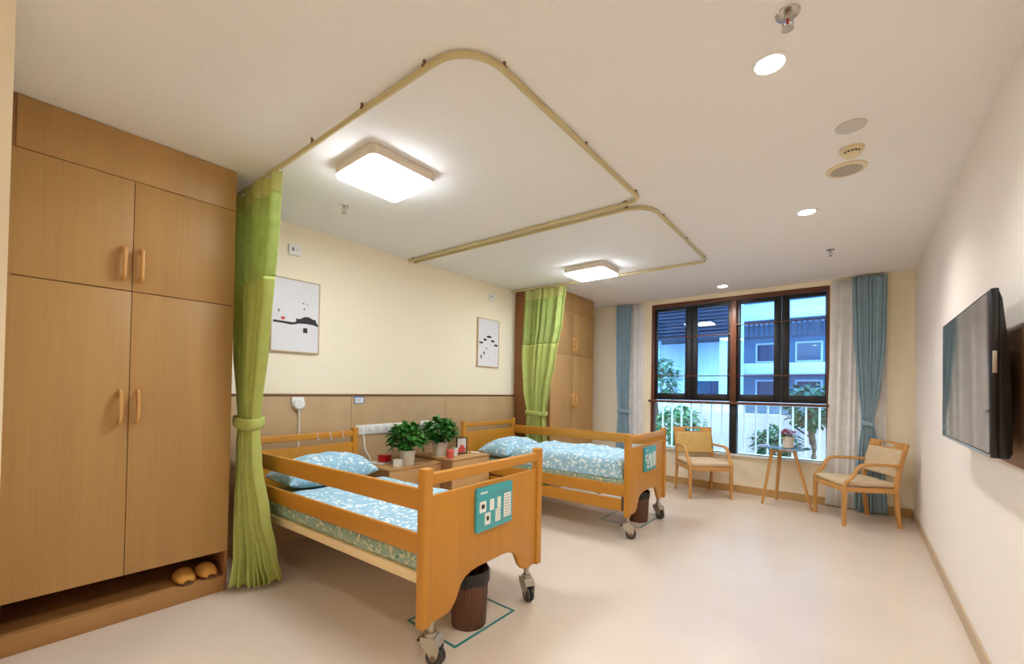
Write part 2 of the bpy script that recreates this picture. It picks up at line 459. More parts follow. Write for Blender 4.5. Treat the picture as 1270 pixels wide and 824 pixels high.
# ------------------------------------------------------------------ ceiling fittings
def tracks(name, pts, label, brackets):
    t = thing(name, label, 'curtain track', (0, 0, 0))
    obj('rail', ring_sweep(BM(), pts, rrect(.022, .026, .006)), 'track', t)
    for p in tk(brackets):
        obj('clamp', box(BM(), p[0]-.011, p[0]+.011, p[1]-.011, p[1]+.011, 2.758, H-.0005, .002), 'bracket', t)
        obj('screw', cyl(BM(), (p[0]+.016, p[1]-.016, 2.768), (p[0]+.016, p[1]-.016, H-.0005), .007, n=12), 'bracket', t)
    return t
def corner(c, r, a0, a1, n=8, z=2.755):
    return [(c[0]+r*math.cos(math.radians(a0+(a1-a0)*i/n)), c[1]+r*math.sin(math.radians(a0+(a1-a0)*i/n)), z) for i in range(n+1)]
ZR = 2.755
def tk(L): return [(max(-3.83, p[0]*1.0407), p[1]*1.0407)+tuple(p[2:]) for p in L]
pts = [(-3.83, 1.075, ZR), (-2.78, 1.095, ZR), (-1.40, 1.128, ZR)]+corner((-1.36, 1.33), .20, -90, -2)+[(-1.168, 2.0, ZR), (-1.178, 2.72, ZR)]+corner((-1.265, 2.76), .09, 0, 88)+[(-2.4, 2.815, ZR), (-3.70, 2.768, ZR)]
tracks('curtain_track', tk(pts), 'long cream ceiling track looping around the near bed', [(-3.72, 1.08), (-2.35, 1.103), (-1.87, 1.115), (-1.42, 1.127), (-1.162, 1.34), (-1.172, 2.05), (-1.178, 2.74), (-1.30, 2.852), (-3.62, 2.772)])
pts = [(-3.70, 2.835, ZR), (-2.4, 2.885, ZR), (-1.40, 2.926, ZR)]+corner((-1.36, 3.128), .20, -90, -2)+[(-1.168, 3.8, ZR), (-1.185, 4.44, ZR)]+corner((-1.275, 4.50), .09, 0, 88)+[(-2.17, 4.56, ZR), (-3.83, 4.49, ZR)]
tracks('curtain_track', tk(pts), 'cream ceiling track looping around the far bed', [(-3.62, 2.84), (-1.32, 2.93), (-1.168, 3.24), (-1.176, 3.85), (-1.19, 4.47), (-2.2, 4.558)])

M['led'] = emit('led_panel', (.81, .90, 1, 1), 44)
M['led_edge'] = emit('led_edge', (1, .98, .95, 1), 30)
M['led_spot'] = emit('downlight_disc', (1, .96, .90, 1), 40)
def square_light(label, x0, x1, y0, y1):
    cx, cy = (x0+x1)/2, (y0+y1)/2; hw, hd = (x1-x0)/2, (y1-y0)/2
    t = thing('ceiling_light', label, 'ceiling light', (cx, cy, H))
    b = BM(); prism(b, rpoly(-hw-.008, hw+.008, -hd-.008, hd+.008, .05, 6), 'z', -.066, -.001, .006)
    obj('housing', b, 'lampframe', t)
    b = BM(); prism(b, rpoly(-hw, hw, -hd, hd, .045, 6), 'z', -.080, -.0655, .004)
    obj('diffuser', b, 'led', t)
square_light('square white LED ceiling light above the near bed', -2.612, -2.170, 1.365, 1.828)
square_light('square white LED ceiling light above the far bed', -2.630, -2.140, 4.155, 4.565)

def downlight(label, x, y, r=.055):
    t = thing('downlight', label, 'downlight', (x, y, H), 0)
    b = BM(); lathe(b, [(r, -.001), (r+.014, -.001), (r+.013, -.006), (r+.002, -.008), (r, -.006)], 32)
    obj('trim_ring', b, 'white', t)
    b = BM(); lathe(b, [(0, -.004), (r, -.004), (r, -.0015), (0, -.0015)], 32)
    obj('lens', b, 'led_spot', t)
    L = bpy.data.lights.new('downlight_beam', 'SPOT'); L.energy = 62; L.color = (1, .97, .92); L.spot_size = math.radians(140); L.spot_blend = .8; L.shadow_soft_size = .06
    lo = bpy.data.objects.new('beam', L); C.objects.link(lo); lo.parent = t; lo.location = (0, 0, -.02)
    return t
downlight('round recessed downlight nearest the camera, next to the red sprinkler', -.295, 2.083)
downlight('round recessed downlight between the ceiling speaker and the television', -.303, 3.965)
downlight('round recessed downlight near the window, above the middle of the room', -1.379, 6.078)
downlight('added unseen fill downlight behind the camera', -.30, .20)  # out of view, added as fill light for the near end
downlight('added unseen fill downlight toward the entrance behind the camera', -.9, -1.65)  # second added fill lamp, in the unseen back of the room

def sprinkler(label, x, y, bulb='chrome', s=1):
    t = thing('sprinkler', label, 'sprinkler', (x, y, H), .5)
    b = BM(); lathe(b, [(0, -.001), (.036*s, -.001), (.034*s, -.006), (.016*s, -.012), (0, -.012)], 24); obj('escutcheon', b, 'chrome', t)
    b = BM(); cyl(b, (0, 0, -.010), (0, 0, -.026), .010*s, .008*s, 14)
    for q in (-1, 1): tube(b, smooth_path([(q*.008*s, 0, -.024), (q*.016*s, 0, -.036), (q*.010*s, 0, -.052), (0, 0, -.058)], 4), .0028*s, 8)
    obj('yoke', b, 'chrome', t)
    b = BM(); cyl(b, (0, 0, -.024), (0, 0, -.056), .004*s, n=10); obj('bulb', b, bulb, t)
    b = BM(); cyl(b, (0, 0, -.058), (0, 0, -.062), .018*s, n=20); obj('deflector', b, 'chrome', t)
sprinkler('chrome ceiling sprinkler with red bulb beside the nearest downlight', -.205, 1.846, 'red', 1.15)
sprinkler('small chrome ceiling sprinkler above the near bed, behind the square light', -3.128, 1.72)
sprinkler('small chrome ceiling sprinkler toward the window, beyond the second downlight', -.20, 5.14)

t = thing('ceiling_speaker', 'large round beige ceiling speaker, farthest of the three round fittings', 'speaker', (-.055, 3.358, H))
b = BM(); lathe(b, [(.080, -.001), (.105, -.001), (.103, -.008), (.084, -.013), (.080, -.011)], 40); obj('rim', b, 'cream_plastic', t)
b = BM(); lathe(b, [(0, -.010), (.081, -.010), (.081, -.002), (0, -.002)], 40); obj('grille', b, 'grille', t)
t = thing('smoke_detector', 'cream smoke detector between the two round ceiling discs', 'smoke detector', (-.026, 3.100, H))
b = BM(); lathe(b, [(0, -.001), (.058, -.001), (.058, -.014), (.050, -.018), (0, -.018)], 32); obj('mounting_base', b, 'cream_plastic', t)
b = BM(); lathe(b, [(.046, -.017), (.044, -.034), (.034, -.046), (0, -.048)], 32); obj('chamber', b, 'cream_plastic', t)
for k in range(5):
    a = math.radians(-130+k*22); b = BM()
    box(b, .040, .0455, -.006, .006, -.033, -.024, .001); o = obj('slot', b, 'black', t); o.rotation_euler = (0, 0, a)
t = thing('ceiling_vent', 'flat pale round ceiling disc, nearest of the three round fittings', 'vent', (-.028, 2.834, H))
b = BM(); lathe(b, [(0, -.001), (.068, -.001), (.066, -.006), (.056, -.009), (0, -.008)], 36); obj('cover', b, 'grille_light', t)
b = BM(); lathe(b, [(0, -.0105), (.04, -.0105), (.044, -.0085), (0, -.0075)], 30); obj('cap_disc', b, 'grille_light', t)

# ------------------------------------------------------------------ curtains
def lerp_rows(rows, z):
    """rows sorted by falling z: (z, (xl,yl), (xr,yr), amp)"""
    if z >= rows[0][0]: return rows[0][1:]
    if z <= rows[-1][0]: return rows[-1][1:]
    for i in range(len(rows)-1):
        a, b_ = rows[i], rows[i+1]
        if a[0] >= z >= b_[0]:
            t = (a[0]-z)/(a[0]-b_[0]); t = t*t*(3-2*t)*.6+t*.4
            f = lambda p, q: tuple(u+(v-u)*t for u, v in zip(p, q))
            return f(a[1], b_[1]), f(a[2], b_[2]), a[3]+(b_[3]-a[3])*t

def drape(name, rows, z0, z1, folds, mat, parent=None, seed=0, nx=150, nz=40, thick=.003, ripple=.0, hem=0):
    b = BM(); grid = []
    for i in range(nz+1):
        z = z0+(z1-z0)*i/nz
        (xl, yl), (xr, yr), amp = lerp_rows(rows, z)
        dx, dy = xr-xl, yr-yl; L = math.hypot(dx, dy); nxn, nyn = -dy/L, dx/L
        row = []
        for j in range(nx+1):
            s = j/nx
            ph = s*folds+.35*math.sin(s*9.1+seed)+.12*math.sin(s*23+seed*2)
            f = math.sin(2*PI*ph)+.28*math.sin(4*PI*ph+1+seed)
            f *= (.75+.35*math.sin(s*17+seed*3))
            wob = ripple*math.sin(z*6+s*11+seed)
            o_ = amp*f+wob
            zz = z+(hem*math.sin(s*7+seed) if i == nz else 0)
            row.append(b.verts.new((xl+dx*s+nxn*o_+dx/L*amp*.35*math.sin(2*PI*ph*1.0+1.3), yl+dy*s+nyn*o_, zz)))
        grid.append(row)
    for r0, r1 in zip(grid, grid[1:]):
        for j in range(nx): b.faces.new((r0[j], r0[j+1], r1[j+1], r1[j]))
    o = obj(name, b, mat, parent, angle=180)
    md = o.modifiers.new('thickness', 'SOLIDIFY'); md.thickness = thick; md.offset = 0
    return o

def band(name, rows, z, hgt, mat, parent, grow=.012, n=48, depth=.06):
    """tie-back loop round the gathered cloth"""
    (xl, yl), (xr, yr), amp = lerp_rows(rows, z)
    cx, cy = (xl+xr)/2, (yl+yr)/2; a = math.hypot(xr-xl, yr-yl)/2+grow; ang = math.atan2(yr-yl, xr-xl)
    b = BM(); R = []
    for k in range(7):
        h_ = z-hgt/2+hgt*k/6; bul = .006*math.sin(PI*k/6)
        ring = []
        for i in range(n):
            t = 2*PI*i/n; u = (a+bul)*math.copysign(abs(math.cos(t))**.7, math.cos(t)); v = (depth+bul)*math.copysign(abs(math.sin(t))**.7, math.sin(t))
            ring.append(b.verts.new((cx+u*math.cos(ang)-v*math.sin(ang), cy+u*math.sin(ang)+v*math.cos(ang), h_+.010*math.sin(t*2))))
        R.append(ring)
    for r0, r1 in zip(R, R[1:]):
        for j in range(n): b.faces.new((r0[j], r0[(j+1) % n], r1[(j+1) % n], r1[j]))
    o = obj(name, b, mat, parent, angle=180)
    md = o.modifiers.new('thickness', 'SOLIDIFY'); md.thickness = .004
    return o

# near green curtain
rows = [(2.735, (-3.66, 1.128), (-2.88, 1.140), .028), (2.40, (-3.62, 1.125), (-2.87, 1.128), .032), (2.0, (-3.54, 1.12), (-2.91, 1.12), .034),
        (1.6, (-3.46, 1.112), (-2.97, 1.115), .034), (1.25, (-3.35, 1.10), (-3.03, 1.11), .030), (1.10, (-3.31, 1.095), (-3.05, 1.11), .026),
        (.85, (-3.31, 1.095), (-3.02, 1.115), .034), (.5, (-3.26, 1.075), (-2.97, 1.15), .036), (.22, (-3.19, 1.04), (-3.00, 1.22), .034), (.03, (-3.150, .995), (-3.02, 1.275), .034)]
t = thing('privacy_curtain', 'green privacy curtain tied back beside the left wardrobe, in front of the near bed', 'curtain', (0, 0, 0))
drape('heading_band', rows, 2.735, 2.60, 8.3, 'green_head', t, 1, nx=260, nz=8)
drape('net_panel', rows, 2.60, 2.05, 8.3, 'green_net', t, 1, nx=260, nz=24)
drape('fabric_panel', rows, 2.05, .03, 8.3, 'green', t, 1, nx=260, nz=80, ripple=.003, hem=.012)
band('tieback', rows, 1.10, .075, 'green', t, .012, depth=.062)
for k in range(10):
    x = -3.64+k*.085; y = 1.125+.013*k/9
    obj('glider', box(BM(), x-.006, x+.006, y-.008, y+.008, 2.726, 2.7415, .002), 'offwhite', t)
# far green curtain
rows = [(2.735, (-3.62, 4.762), (-2.95, 4.775), .0) if False else (2.735, (-3.62, 4.69), (-2.93, 4.71), .022), (2.3, (-3.64, 4.69), (-2.97, 4.70), .024), (1.8, (-3.66, 4.69), (-3.06, 4.69), .024),
        (1.35, (-3.62, 4.70), (-3.16, 4.70), .026), (1.04, (-3.56, 4.715), (-3.23, 4.715), .022), (.75, (-3.57, 4.715), (-3.20, 4.715), .026), (.05, (-3.60, 4.715), (-3.16, 4.715), .03)]
t = thing('privacy_curtain', 'green privacy curtain tied back at the head of the far bed', 'curtain', (0, 0, 0))
drape('heading_band', rows, 2.735, 2.60, 7, 'green_head', t, 2.2, nz=8)
drape('net_panel', rows, 2.60, 1.98, 7, 'green_net', t, 2.2, nz=24)
drape('fabric_panel', rows, 1.98, .05, 7, 'green', t, 2.2, nz=70)
band('tieback', rows, 1.04, .06, 'green', t, .012, depth=.04)
for k in range(9):
    x = -3.60+k*.083; y = 4.69+.02*k/8
    obj('glider', box(BM(), x-.006, x+.006, y-.008, y+.008, 2.726, 2.7415, .002), 'offwhite', t)
# window curtains
rows = [(2.745, (-3.035, 6.400), (-2.77, 6.400), .016), (1.7, (-3.02, 6.400), (-2.79, 6.400), .020), (1.05, (-2.985, 6.400), (-2.80, 6.400), .016), (.03, (-3.03, 6.400), (-2.72, 6.400), .022)]
t = thing('window_curtain', 'blue window curtain at the left of the window, tied back', 'curtain', (0, 0, 0))
drape('fabric', rows, 2.745, .02, 7, 'blue', t, .7, nz=60); band('tieback', rows, 1.05, .06, 'blue', t, .008, depth=.036)
rows = [(2.745, (-.045, 6.400), (.272, 6.400), .020), (2.0, (-.02, 6.400), (.262, 6.400), .022), (1.5, (.015, 6.400), (.225, 6.400), .020), (1.04, (.058, 6.400), (.155, 6.400), .014),
        (.8, (.03, 6.400), (.20, 6.400), .019), (.45, (.0, 6.400), (.26, 6.400), .022), (.02, (-.02, 6.400), (.285, 6.400), .024)]
t = thing('window_curtain', 'blue window curtain at the right of the window, pinched by a tieback behind the armchair', 'curtain', (0, 0, 0))
drape('fabric', rows, 2.745, .02, 8.5, 'blue', t, 1.7, nz=70); band('tieback', rows, 1.03, .055, 'blue', t, .006, depth=.036)
rows = [(2.75, (-2.86, 6.473), (-2.605, 6.473), .008), (.02, (-2.84, 6.473), (-2.585, 6.473), .008)]
t = tag(drape('sheer_curtain', rows, 2.75, .02, 5, 'sheer', None, .4, nz=20), 'white sheer curtain at the left of the window beside the blue one', 'curtain')
rows = [(2.75, (-.235, 6.473), (.275, 6.473), .009), (.03, (-.285, 6.473), (.275, 6.473), .009)]
t = tag(drape('sheer_curtain', rows, 2.75, .02, 8, 'sheer', None, 1.4, nz=20), 'white sheer curtain at the right of the window behind the blue one', 'curtain')

# ------------------------------------------------------------------ beds
BL, BW = 2.12, 1.03
def bed(loc, rz, near_up, label):
    """local x: 0 at the foot face, -BL at the head; y: 0 near side .. BW far side"""
    t = thing('bed', label, 'bed', (loc[0], loc[1], 0), rz)
    P = .056
    def end(x0, x1, foot):
        for y0, y1 in ((0, P), (BW-P, BW)):
            obj('post', box(BM(), x0, x1, y0, y1, .215, .970, .008, 3), 'bed_z', t)
        xm0, xm1 = (x0+.010, x1-.004) if foot else (x0+.008, x1-.012)
        obj('top_rail', box(BM(), xm0, xm1, P-.002, BW-P+.002, .888, .944, .008, 3), 'bed_y', t)
        # arched panel
        lo, hi = P-.001, BW-P+.001
        left = [(lo, .835), (lo, .226), (.13, .224), (.175, .226), (.205, .238), (.235, .268), (.255, .305), (.275, .342), (.305, .366), (.35, .380), (.40, .386)]
        right = [(BW-y, z) for y, z in reversed(left[1:])]
        poly = left+right+[(hi, .835)]
        b = BM(); prism(b, poly, 'x', x0+.014, x1-.012, .004)
        obj('footboard' if foot else 'headboard', b, 'bed_z', t)
    end(-.052, 0, True); end(-BL, -BL+.052, False)
    xs = -BL+.05, -.05
    obj('bed_base', box(BM(), xs[0], xs[1], .036, BW-.036, .402, .452, .006), 'bed_base', t)
    b = BM()
    for x in (-1.8, -.35): box(b, x-.02, x+.02, .1, BW-.1, .36, .402, .003)
    cyl(b, (-1.8, BW/2, .38), (-.35, BW/2, .38), .02, n=12)
    obj('under_frame', b, 'steel', t)
    for side, up in ((0, near_up), (1, side_far_up[0])):
        y0, y1 = (.012, .034) if side == 0 else (BW-.034, BW-.012)
        zz = ((.765, .872), (.555, .655)) if up else ((.395, .505), (.262, .372))
        xx = xs if up else (xs[0], xs[1]-.005)
        for z0, z1 in zz: obj('side_rail', box(BM(), xx[0]-.004, xx[1]+.004, y0, y1, z0, z1, .006, 3), 'bed_x', t)
        # slotted slide hardware against the foot post
        if not up: obj('slide_bracket', box(BM(), -.075, -.052, y0-.004, y0+.006, .27, .40, .002), 'rubber', t)
    # casters
    for cx in (-.05, -BL+.055):
        for cy, tw in ((.10, .35), (BW-.10, -.5)):
            cs = bpy.data.objects.new('caster', None)
            b = BM(); cyl(b, (0, 0, .225), (0, 0, .140), .017, n=16); cyl(b, (0, 0, .160), (0, 0, .136), .030, n=20); cyl(b, (0, 0, .214), (0, 0, .206), .024, n=18)
            cs = obj('caster', b, 'steel', t, loc=(cx, cy, 0), rot=(0, 0, tw))
            b = BM()
            for q in (-1, 1):
                yy = q*.030
                poly = [(-.040, .142), (.036, .142), (.056, .118), (.060, .085), (.050, .050), (.036, .034), (.020, .036), (.004, .062), (-.022, .088), (-.040, .110)]
                prism(b, poly, 'y', yy-.003, yy+.003)
            prism(b, [(-.040, .142), (.036, .142), (.056, .118), (.060, .104), (.052, .106), (.034, .126), (-.034, .130), (-.040, .118)], 'y', -.027, .027)
            obj('fork', b, 'steel', cs)
            for q in (-1, 1):
                b = BM(); prof = [(.014, -.010), (.040, -.010), (.045, -.007), (.0475, 0), (.045, .007), (.040, .010), (.014, .010)]
                lathe(b, prof, 32); bmesh.ops.rotate(b, verts=b.verts, matrix=Matrix.Rotation(PI/2, 3, 'X')); bmesh.ops.translate(b, verts=b.verts, vec=(.030, q*.0135, .0478))
                obj('wheel', b, 'rubber', cs)
            b = BM(); cyl(b, (.030, -.0345, .0478), (.030, .0345, .0478), .015, n=18); obj('wheel_hub', b, 'hub', cs)
            b = BM(); box(b, -.066, -.034, -.018, .018, .108, .118, .003); obj('brake_pedal', b, 'rubber', cs)
    # information board on the foot panel
    bx = .0; y0, y1, z0, z1 = .365, .685, .575, .815
    b = BM(); prism(b, rpoly(y0, y1, z0, z1, .016), 'x', -.012, .006, .002)
    ib = obj('information_board', b, 'teal', t); ib['label'] = 'teal information board with white card slots'
    def card(name, u0, u1, v0, v1, m, dx=.0062):
        b = BM(); W_, H_ = y1-y0, z1-z0
        box(b, .006, dx+.0016, y0+u0*W_, y0+u1*W_, z0+v0*H_, z0+v1*H_); return obj(name, b, m, ib, smooth=False)
    card('header_text', .09, .27, .86, .90, 'card')
    for k in range(3): card('text_line', .34+.19*k, .48+.19*k, .79, .805, 'ink_grey')
    for u0, u1, v0, v1, ink in ((.07, .24, .44, .69, 2), (.34, .46, .43, .69, 0), (.55, .65, .43, .69, 0), (.74, .95, .16, .73, 1), (.21, .36, .13, .40, 2), (.50, .64, .13, .42, 1)):
        c_ = card('card', u0, u1, v0, v1, 'card')
        W_, H_ = y1-y0, z1-z0
        def mk(a0, a1, c0, c1, m):
            b = BM(); box(b, .0076, .0086, y0+a0*W_, y0+a1*W_, z0+c0*H_, z0+c1*H_); o = obj('print', b, m, t, smooth=False); o.parent = ib
        if ink == 2: mk(u0+.045, u1-.045, v0+(v1-v0)*.35, v0+(v1-v0)*.72, 'ink')
        elif ink == 1:
            n = 8 if v1-v0 > .5 else 4
            for k in range(n): mk(u0+.025, u1-.025, v0+(v1-v0)*(k+.6)/(n+.5), v0+(v1-v0)*(k+.6)/(n+.5)+.012, 'ink_grey')
    return t
side_far_up = [False]
B1 = ((-1.560, 1.289), .0463); B2 = ((-1.576, 3.631), .0247)
bed(B1[0], B1[1], True, 'orange wooden hospital bed nearest the camera with both side rails raised toward it')
side_far_up[0] = True
bed(B2[0], B2[1], False, 'orange wooden hospital bed farther back, near the window, with lowered near rail')

def bed_pt(B, x, y, z):
    c, s = math.cos(B[1]), math.sin(B[1]); return (B[0][0]+x*c-y*s, B[0][1]+x*s+y*c, z)

def slab(name, B, x0, x1, y0, y1, z0, z1, mat, label, cat, rad=.05, lump=0, seed=0, group=None, droop=None, nx=60, ny=36):
    """soft block with rounded edges (mattress, duvet): bottom and top grids"""
    b = BM()
    def f(s, w): # edge round-off 0..1
        d = min(s, 1-s)*w; return 1 if d > rad else math.sqrt(max(0, 1-((rad-d)/rad)**2))
    top, bot = [], []
    for i in range(nx+1):
        rt, rb = [], []
        for j in range(ny+1):
            u, v = i/nx, j/ny; x = x0+(x1-x0)*u; y = y0+(y1-y0)*v
            e = min(f(u, x1-x0), f(v, y1-y0)); mid = (z0+z1)/2
            n_ = noise.noise(Vector((x*4+seed, y*4, seed)))*lump+noise.noise(Vector((x*10+seed, y*10, seed)))*lump*.35
            zt = mid+(z1-mid)*e+n_*e; zb = mid+(z0-mid)*e
            if droop:
                zb = z0+(.0 if e > .98 else (mid-z0)*(1-e))
            rt.append(b.verts.new((x, y, zt))); rb.append(b.verts.new((x, y, zb)))
        top.append(rt); bot.append(rb)
    for i in range(nx):
        for j in range(ny):
            b.faces.new((top[i][j], top[i+1][j], top[i+1][j+1], top[i][j+1]))
            b.faces.new((bot[i][j], bot[i][j+1], bot[i+1][j+1], bot[i+1][j]))
    bmesh.ops.remove_doubles(b, verts=b.verts, dist=.0004)
    # skin the rim where the two sheets do not meet
    es = [e for e in b.edges if e.is_boundary]
    if es: bmesh.ops.bridge_loops(b, edges=es) if False else bmesh.ops.holes_fill(b, edges=es)
    o = obj(name, b, mat, None, angle=60, loc=(B[0][0], B[0][1], 0), rot=(0, 0, B[1]))
    return tag(o, label, cat, group)

def mattress(B, label):
    b = BM(); box(b, -BL+.075, -.062, .042, BW-.042, .4525, .546, .03, 5)
    o = obj('mattress', b, 'sheet', None, loc=(B[0][0], B[0][1], 0), rot=(0, 0, B[1]))
    return tag(o, label, 'mattress')
mattress(B1, 'leaf-print mattress on the near wooden bed')
mattress(B2, 'leaf-print mattress on the far wooden bed')

def duvet(B, x0, x1, y0, y1, zb, zt, label, seed, lump=.02):
    b = BM(); nx, ny = 90, 60
    top = []; bot = []
    for i in range(nx+1):
        rt, rb = [], []
        for j in range(ny+1):
            u, v = i/nx, j/ny
            dx = min(u, 1-u)*(x1-x0); dy = min(v, 1-v)*(y1-y0); R = .075
            ed = lambda d: 1 if d > R else math.sqrt(max(0, 1-((R-d)/R)**2))
            e = ed(dx)*ed(dy)
            x = x0+(x1-x0)*u; y = y0+(y1-y0)*v
            x += .012*noise.noise(Vector((y*5, seed, 2)))*(1-e); y += .012*noise.noise(Vector((x*5, seed, 5)))*(1-e)
            nn = noise.noise(Vector((x*3+seed, y*3.3, seed)))*lump+abs(noise.noise(Vector((x*7+seed, y*6, seed+3))))*lump*.7+noise.noise(Vector((x*16, y*16, seed)))*lump*.22
            zt_ = zb+.012+(zt-zb-.012)*e+nn*e
            rt.append(b.verts.new((x, y, zt_))); rb.append(b.verts.new((x, y, zb)))
        top.append(rt); bot.append(rb)
    for i in range(nx):
        for j in range(ny):
            b.faces.new((top[i][j], top[i+1][j], top[i+1][j+1], top[i][j+1])); b.faces.new((bot[i][j], bot[i][j+1], bot[i+1][j+1], bot[i+1][j]))
    for i in range(nx):
        b.faces.new((top[i][0], bot[i][0], bot[i+1][0], top[i+1][0])); b.faces.new((top[i+1][ny], bot[i+1][ny], bot[i][ny], top[i][ny]))
    for j in range(ny):
        b.faces.new((top[0][j+1], bot[0][j+1], bot[0][j], top[0][j])); b.faces.new((top[nx][j], bot[nx][j], bot[nx][j+1], top[nx][j+1]))
    o = obj('duvet', b, 'duvet', None, angle=70, loc=(B[0][0], B[0][1], 0), rot=(0, 0, B[1]))
    return tag(o, label, 'duvet')
duvet(B1, -1.63, -.085, .048, BW-.048, .548, .580, 'light blue leaf-print duvet spread over the near bed', 1.0, .014)
duvet(B2, -1.42, -.085, .048, BW-.048, .548, .715, 'light blue leaf-print duvet spread over the far bed', 5.0, .026)

def pillow(B, cx, cy, w_, d_, h_, zb, label, rz=0, tilt=0, seed=0):
    b = BM(); n, m = 36, 26
    def z(u, v): return max(0, (1-abs(u)**2.6))**.55*max(0, (1-abs(v)**2.6))**.55
    T, Bt = [], []
    for i in range(n+1):
        rt, rb = [], []
        for j in range(m+1):
            u, v = -1+2*i/n, -1+2*j/m
            pin = 1-.10*(1-abs(v)**1.5)*abs(u)**4; pin2 = 1-.10*(1-abs(u)**1.5)*abs(v)**4
            x, y = u*w_/2*pin, v*d_/2*pin2
            k = z(u, v); nz_ = noise.noise(Vector((x*9+seed, y*9, seed)))*.012*k
            rt.append(b.verts.new((x, y, h_*.35+h_*.65*k+nz_))); rb.append(b.verts.new((x, y, h_*.35-h_*.35*k)))
        T.append(rt); Bt.append(rb)
    for i in range(n):
        for j in range(m):
            b.faces.new((T[i][j], T[i+1][j], T[i+1][j+1], T[i][j+1])); b.faces.new((Bt[i][j], Bt[i][j+1], Bt[i+1][j+1], Bt[i+1][j]))
    bmesh.ops.remove_doubles(b, verts=b.verts, dist=.0005)
    p = bed_pt(B, cx, cy, zb)
    o = obj('pillow', b, 'duvet', None, angle=70, loc=p, rot=(tilt, 0, B[1]+PI/2+rz))
    return tag(o, label, 'pillow')
pillow(B1, -1.825, .56, .80, .39, .25, .552, 'light blue pillow at the head of the near bed', .05, .05)
pillow(B2, -1.66, .44, .82, .44, .225, .552, 'puffy light blue pillow at the head of the far bed', .03, .03, 4)

# small hooks on the near headboard rail
for k, v in enumerate((.62, .74, .86)):
    b = BM(); tube(b, smooth_path([(-.004, 0, .05), (.006, 0, .052), (.010, 0, .03), (.010, .003, 0), (.022, .006, -.012), (.030, .008, .002)], 4), .003, 8)
    p = bed_pt(B1, -BL+.044, v, .893)
    o = obj('hook', b, 'white', None, loc=p, rot=(0, 0, B1[1]))
    tag(o, ['small white wire hook on the near headboard rail, leftmost of three', 'small white wire hook on the near headboard rail, middle of three', 'small white wire hook on the near headboard rail, rightmost of three'][k], 'hook', 'hooks on the near headboard')

# ------------------------------------------------------------------ nightstands and what stands on them
def nightstand(y0, y1, x1, zt, label):
    t = thing('nightstand', label, 'nightstand', (-3.82, (y0+y1)/2, 0)); hw = (y1-y0)/2; d = x1+3.82
    b = BM(); box(b, .0, d-.02, -hw+.004, -hw+.02, .06, zt-.022, .001); box(b, .0, d-.02, hw-.02, hw-.004, .06, zt-.022, .001)
    box(b, 0, .012, -hw+.02, hw-.02, .06, zt-.022); box(b, .012, d-.02, -hw+.02, hw-.02, .06, .078)
    obj('carcass', b, 'night_side', t)
    obj('plinth', box(BM(), .02, d-.05, -hw+.02, hw-.02, 0, .06), 'night_side', t)
    obj('tabletop', box(BM(), 0, d, -hw, hw, zt-.022, zt, .004), 'night', t)
    dr = obj('drawer', box(BM(), d-.02, d-.003, -hw+.005, hw-.005, zt-.185, zt-.026, .002), 'night', t)
    obj('knob', lathe(BM(), [(0, .022), (.012, .020), (.014, .014), (.006, .006), (.006, 0), (0, 0)], 16), 'handle', dr, loc=(d-.003, 0, zt-.105), rot=(0, PI/2, 0))
    dd = obj('door', box(BM(), d-.02, d-.003, -hw+.005, hw-.005, .065, zt-.189, .002), 'night', t)
    obj('knob', lathe(BM(), [(0, .022), (.012, .020), (.014, .014), (.006, .006), (.006, 0), (0, 0)], 16), 'handle', dd, loc=(d-.003, hw-.05, zt-.26), rot=(0, PI/2, 0))
    return t
Z1, Z2 = .592, .628
nightstand(2.345, 2.985, -3.35, Z1, 'wooden nightstand beside the near bed holding the left plant')
nightstand(2.998, 3.565, -3.20, Z2, 'wooden nightstand beside the far bed holding the photo frame')

def leaf(b, base, dirv, l, wd, curl):
    d = Vector(dirv).normalized(); up = Vector((0, 0, 1)); s = d.cross(up)
    if s.length < .05: s = Vector((1, 0, 0))
    s.normalize(); n = s.cross(d).normalized()
    P = []
    for k, (f, g) in enumerate(((0, .12), (.25, .85), (.55, 1), (.8, .6), (1, .03))):
        c = Vector(base)+d*l*f-up*curl*l*f*f
        P.append([b.verts.new(c+s*wd*g*.5+n*.15*wd*g), b.verts.new(c), b.verts.new(c-s*wd*g*.5+n*.15*wd*g)])
    for a, c in zip(P, P[1:]):
        b.faces.new((a[0], a[1], c[1], c[0])); b.faces.new((a[1], a[2], c[2], c[1]))

